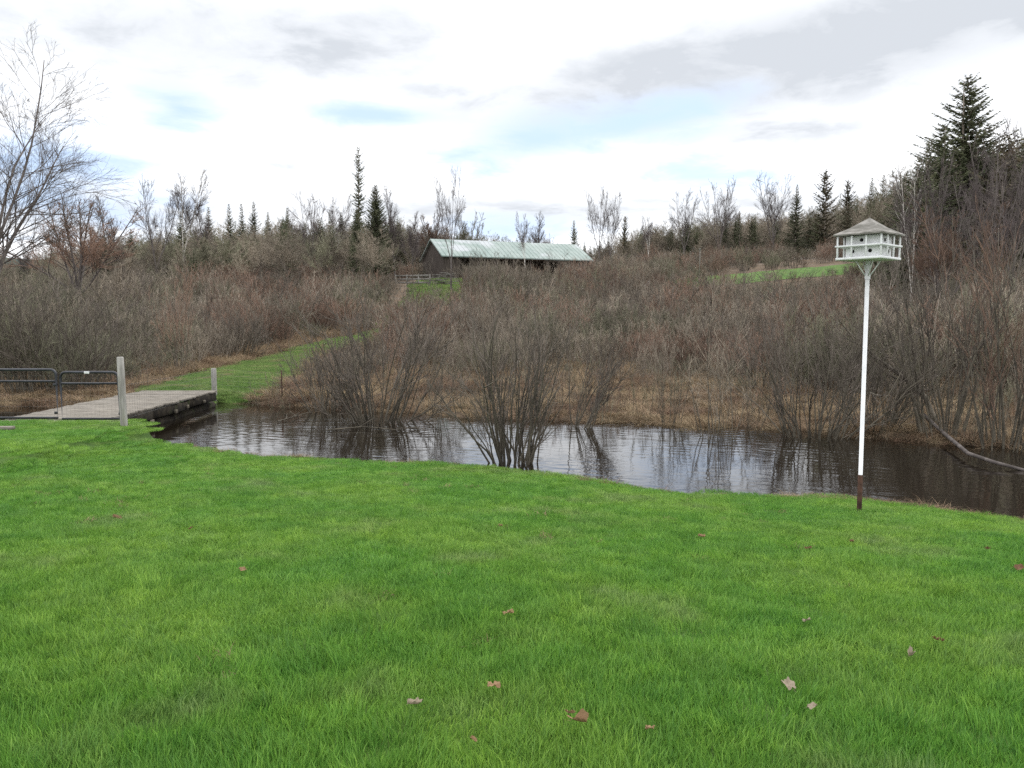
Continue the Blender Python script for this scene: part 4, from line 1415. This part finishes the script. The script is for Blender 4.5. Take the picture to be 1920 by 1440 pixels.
rf = Solid()
th = 0.2
for d0, d1, za_, zb__ in ((-0.0, half, zE, zR), (2 * half, half, zE, zR)):
    a0_, a1_, b1_, b0_ = bp_(0, d0, za_), bp_(Lr, d0, za_), bp_(Lr, d1, zb__), bp_(0, d1, zb__)
    dn = np.array([0, 0, -th])
    rf.poly([a0_, a1_, b1_, b0_]); rf.poly([a0_ + dn, b0_ + dn, b1_ + dn, a1_ + dn])
    rf.poly([a0_, a0_ + dn, a1_ + dn, a1_]); rf.poly([a0_, b0_, b0_ + dn, a0_ + dn]); rf.poly([a1_, a1_ + dn, b1_ + dn, b1_])
    n_ = int(Lr / 0.9)
    for i in range(n_ + 1):                # standing seams
        s_ = Lr * i / n_ 
        rf.bar(bp_(min(max(s_, .05), Lr - .05), d0, za_ + 0.03), bp_(min(max(s_, .05), Lr - .05), d1, zb__ + 0.03), 0.03, 0.02)
roof = obj('roof', rf.mesh('roof', M['barn_roof']), root)
wl_ = Solid()
ov = 0.5
wl_.poly([bp_(ov, ov, zG - O[2] * 0), bp_(ov, 2 * half - ov, zG), bp_(ov, 2 * half - ov, zE + .1), bp_(ov, ov, zE + .1)])
wl_.poly([bp_(ov, ov, zE + .1), bp_(ov, 2 * half - ov, zE + .1), bp_(ov, half, zR - .15)])
wl_.poly([bp_(Lr - ov, ov, zG), bp_(Lr - ov, 2 * half - ov, zG), bp_(Lr - ov, 2 * half - ov, zE + .1), bp_(Lr - ov, ov, zE + .1)])
wl_.poly([bp_(Lr - ov, ov, zE + .1), bp_(Lr - ov, 2 * half - ov, zE + .1), bp_(Lr - ov, half, zR - .15)])
wl_.poly([bp_(ov, 2 * half - ov, zG), bp_(Lr - ov, 2 * half - ov, zG), bp_(Lr - ov, 2 * half - ov, zE + .1), bp_(ov, 2 * half - ov, zE + .1)])
for s0, s1 in ((ov, 3.6), (25.2, Lr - ov)):
    wl_.poly([bp_(s0, ov, zG), bp_(s1, ov, zG), bp_(s1, ov, zE + .1), bp_(s0, ov, zE + .1)])
wl_.poly([bp_(3.6, 6.0, zG), bp_(25.2, 6.0, zG), bp_(25.2, 6.0, zE + 1.5), bp_(3.6, 6.0, zE + 1.5)])
obj('wall', wl_.mesh('wall', M['barn_wall']), root)
for s_ in (3.6, 7.2, 10.8, 14.4, 18.0, 21.6, 25.2):
    sb = Solid(); c_ = bp_(s_, ov - 0.12, (zG + zE) / 2); sb.box(c_, (0.2, 0.2, zE - zG + 0.1), ba)
    obj('door_post', sb.mesh('door_post', M['barn_wall']), root)
sb = Solid(); sb.bar(bp_(3.6, ov - 0.02, zE - .2), bp_(25.2, ov - 0.02, zE - .2), 0.14, 0.5)
obj('lintel', sb.mesh('lintel', M['barn_wall']), root)
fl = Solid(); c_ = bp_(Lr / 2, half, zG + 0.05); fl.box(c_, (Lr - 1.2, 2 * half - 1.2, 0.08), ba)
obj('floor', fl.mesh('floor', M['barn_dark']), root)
# lean-to at the right end
lt = Solid()
a0_, a1_ = bp_(Lr + .05, 0.6, zE + 0.15), bp_(Lr + 4.4, 0.6, zE - 0.35)
b0_, b1_ = bp_(Lr + .05, 6.5, zE + 1.05), bp_(Lr + 4.4, 6.5, zE + 0.5)
dn = np.array([0, 0, -0.12])
lt.poly([a0_, a1_, b1_, b0_]); lt.poly([a0_ + dn, b0_ + dn, b1_ + dn, a1_ + dn]); lt.poly([a0_, a0_ + dn, a1_ + dn, a1_]); lt.poly([a1_, a1_ + dn, b1_ + dn, b1_])
obj('lean_to_roof', lt.mesh('lean_to_roof', M['grey_wood']), root)
for d_ in (0.8, 6.3):
    sb = Solid(); sb.box(bp_(Lr + 4.1, d_, (zG + zE) / 2 - .3), (0.26, 0.26, zE - zG), ba)
    obj('lean_to_post', sb.mesh('lean_to_post', M['grey_wood']), root)

# plank fence and the pile of old timber left of the barn
fa, fb = at(742, 520, 128), at(806, 520, 127)
root = tag(empty('plank_fence', (fa[0], fa[1], hz(fa[0], fa[1]))), 'grey plank fence left of the barn', 'fence')
O2 = np.array([fa[0], fa[1], hz(fa[0], fa[1])])
n_ = 4
for i in range(n_):
    q_ = fa + (fb - fa) * i / (n_ - 1)
    sb = Solid(); sb.box(np.array([q_[0], q_[1], hz(q_[0], q_[1]) + 0.7]) - O2, (0.2, 0.2, 2.2))
    obj('post', sb.mesh('post', M['grey_wood']), root)
for hh in (0.5, 1.05, 1.6):
    sb = Solid()
    sb.bar(np.array([fa[0], fa[1] - .08, hz(fa[0], fa[1]) + hh]) - O2, np.array([fb[0], fb[1] - .08, hz(fb[0], fb[1]) + hh]) - O2, 0.05, 0.26)
    obj('rail', sb.mesh('rail', M['grey_wood']), root)
c0 = at(830, 520, 128)
zc = hz(c0[0], 128)
root = tag(empty('timber_pile', (c0[0], 128, zc), 0.3, 1.4), 'pile of old grey boards in front of the barn left end', 'timber pile')
sb = Solid()
for i in range(26):
    sb.box((rnd.uniform(-1.1, 1.1), rnd.uniform(-.5, .5), 0.06 + 0.055 * i), (rnd.uniform(1.2, 2.4) * (1 - i / 45), rnd.uniform(.12, .25), 0.06), rnd.uniform(-.35, .35))
obj('boards', sb.mesh('boards', M['grey_wood']), root)
c0 = at(1312, 500, 125)
zc = hz(c0[0], 125)
root = tag(empty('marker_post', (c0[0], 125, zc)), 'thin pale post standing in the brush left of the field', 'post')
hh = top_z(1312, 468, 125) - zc
sb = Solid(); sb.box((0, 0, hh / 2), (0.1, 0.1, hh)); sb.box((0, 0, hh + .08), (0.3, 0.2, 0.2))
obj('shaft', sb.mesh('shaft', M['grey_wood'], 0.01), root)

# ------------------------------------------------------------------ far hills
M['hill'] = material('wooded_hill', (0.035, 0.05, 0.04), (0.07, 0.075, 0.06), 0.01, 1.0, 'WORLD')
hx = np.linspace(-2000, 1300, 120); hv = np.linspace(0, 1, 12)
XX, VV = np.meshgrid(hx, hv)
ridge = np.interp(hx, [-2000, -1400, -1200, -980, -700, 0, 1300], [145, 166, 158, 130, 92, 96, 115]) + 6 * np.sin(hx * 0.023) + 3.5 * np.sin(hx * 0.065 + 1)
ZZ = ridge[None, :] * np.sin(VV * math.pi / 2) - 2
YY = 1400 + 520 * VV
ii = np.arange(XX.size).reshape(XX.shape)
qq = np.stack([ii[:-1, :-1], ii[:-1, 1:], ii[1:, 1:], ii[1:, :-1]], -1).reshape(-1, 4)
tag(obj('hills', mesh_np('hills', np.stack([XX, YY, ZZ], -1).reshape(-1, 3), qq, None, M['hill'], smoothed=True)), kind='structure')
px_, py_ = np.meshgrid(np.linspace(-2100, 2100, 30), np.linspace(415, 1950, 20))
zz_ = np.interp(py_, [415, 600, 1950], [9.8, -1, -2])
ii = np.arange(px_.size).reshape(px_.shape)
qq = np.stack([ii[:-1, :-1], ii[:-1, 1:], ii[1:, 1:], ii[1:, :-1]], -1).reshape(-1, 4)
tag(obj('plain', mesh_np('plain', np.stack([px_, py_, zz_], -1).reshape(-1, 3), qq, None, M['hill'])), kind='structure')

# ------------------------------------------------------------------ dead leaves on the lawn
M['leaf'] = material('dead_leaf', (0.17, 0.10, 0.055), (0.31, 0.20, 0.115), 30, 0.85, translucent=0.2, rand=0.15)
M['leaf_pale'] = material('pale_dead_leaf', (0.21, 0.165, 0.12), (0.32, 0.265, 0.20), 30, 0.85, translucent=0.2)
M['leaf_dark'] = material('dark_dead_leaf', (0.115, 0.062, 0.038), (0.19, 0.105, 0.06), 30, 0.85, translucent=0.2)


def leaf_mesh(seed, lobes=5, curl=0.5):
    rr_ = random.Random(seed)
    n_ = 30
    V_, T_ = [], []
    rings = (0.0, 0.35, 0.7, 1.0)
    ph_ = [rr_.uniform(0, 6.28) for _ in range(6)]
    for g in rings[1:]:
        for i in range(n_):
            a_ = i / n_ * 2 * math.pi
            rad = (0.74 + 0.07 * math.cos(a_ * lobes + ph_[0]) + 0.12 * math.cos(a_ * 2 + ph_[1]) + 0.07 * math.sin(a_ * 9 + ph_[2])) * g
            x_, y_ = rad * math.cos(a_), rad * math.sin(a_) * 0.62
            fold = abs(y_ + 0.12 * math.sin(3 * x_ + ph_[3]))
            z_ = curl * (fold * 0.9 + 0.3 * x_ * x_) + 0.16 * g * math.sin(3 * a_ + ph_[4]) + 0.09 * g * math.sin(7 * a_ + ph_[5]) + rr_.uniform(-.04, .04) * g
            V_.append((x_, y_ * (1 - 0.35 * curl * 0.6), z_))
    V_.insert(0, (0, 0, 0))
    for i in range(n_):
        T_.append((0, 1 + i, 1 + (i + 1) % n_))
    Q_ = []
    for k_ in range(len(rings) - 2):
        for i in range(n_):
            Q_.append((1 + k_ * n_ + i, 1 + (k_ + 1) * n_ + i, 1 + (k_ + 1) * n_ + (i + 1) % n_, 1 + k_ * n_ + (i + 1) % n_))
    # stalk
    b_ = len(V_)
    V_ += [(-0.6, -.02, .02), (-0.6, .02, .02), (-1.2, 0.01, 0.12)]
    T_.append((b_, b_ + 1, b_ + 2))
    return np.array(V_), np.array(Q_), np.array(T_)


LM = {}
for kind_, mk in (('leaf', 'leaf'), ('pale', 'leaf_pale'), ('dark', 'leaf_dark')):
    for i, cu in enumerate((0.35, 0.9, 1.3)):
        v_, q_, t_ = leaf_mesh(i + 3, 5 if i != 1 else 3, cu)
        LM[kind_, i] = mesh_np('leaf', v_, q_, t_, M[mk], smoothed=True)
for kind_, sh_, px_, py_, wpx, tl, lab in [
    ('leaf', 2, 1085, 1384, 38, 0.7, 'largest curled tan dead leaf near the bottom centre of lawn'),
    ('leaf', 1, 1068, 1368, 20, 0.4, 'small yellowish leaf scrap beside the largest curled leaf'),
    ('pale', 1, 776, 1350, 30, 0.5, 'pale greyish dead leaf left of the largest curled leaf'),
    ('leaf', 0, 926, 1313, 32, 0.3, 'flat tan dead leaf above the largest curled leaf'),
    ('leaf', 0, 953, 1169, 26, 0.3, 'flat brown dead leaf at the middle of the lawn'),
    ('pale', 2, 1707, 1253, 26, 0.5, 'greyish cupped dead leaf on the right side of lawn'),
    ('dark', 1, 1757, 1222, 18, 0.4, 'small dark red leaf just above the greyish cupped leaf'),
    ('pale', 0, 1512, 1183, 18, 0.2, 'small pale leaf scrap left of the dark red leaf'),
    ('pale', 0, 1478, 1312, 34, 0.2, 'pale withered patch of leaf at lower right of lawn'),
    ('leaf', 1, 220, 981, 16, 0.5, 'lone tan leaf on the lawn below the gate post'),
    ('leaf', 1, 938, 996, 12, 0.5, 'small tan leaf on the lawn below the nearest water shrub'),
    ('leaf', 1, 1316, 1017, 16, 0.5, 'yellowish leaf on the lawn left of the birdhouse pole'),
    ('dark', 1, 1596, 1026, 13, 0.5, 'reddish leaf on the lawn below the birdhouse pole'),
    ('dark', 1, 1852, 1041, 15, 0.5, 'reddish-brown leaf on the lawn near the right bank'),
    ('leaf', 1, 1515, 1040, 13, 0.5, 'small brown leaf between the yellowish and the reddish one'),
    ('dark', 0, 1910, 1078, 20, 0.3, 'brown leaf on the lawn at the right edge'),
    ('leaf', 0, 455, 1083, 18, 0.2, 'faint tan leaf in the pale grass at left'),
    ('leaf', 1, 889, 1421, 16, 0.5, 'small tan leaf at the bottom edge left of centre'),
    ('leaf', 0, 1218, 1397, 20, 0.3, 'small tan leaf right of the largest curled leaf'),
    ('pale', 0, 1522, 1355, 22, 0.3, 'whitish leaf at lower right just below the withered patch'),
    ('dark', 1, 358, 1002, 10, 0.4, 'tiny dark leaf right of the lone tan leaf'),
]:
    p_ = ground_at(px_, py_)
    dist = np.linalg.norm(p_ - [0, 0, CAMZ])
    s_ = wpx / F * dist / 2 * 1.2
    o = obj('dead_leaf', LM[kind_, sh_], None, (p_[0], p_[1], hz(p_[0], p_[1]) + 0.07 * float(np.interp(p_[1], [2, 6, 12], [1.1, .8, .6]))),
            (rnd.uniform(-.2, .2) + tl * 0.6, rnd.uniform(-.3, .3), rnd.uniform(0, 6.28)))
    o.scale = (s_, s_, s_)
    tag(o, lab, 'leaf')
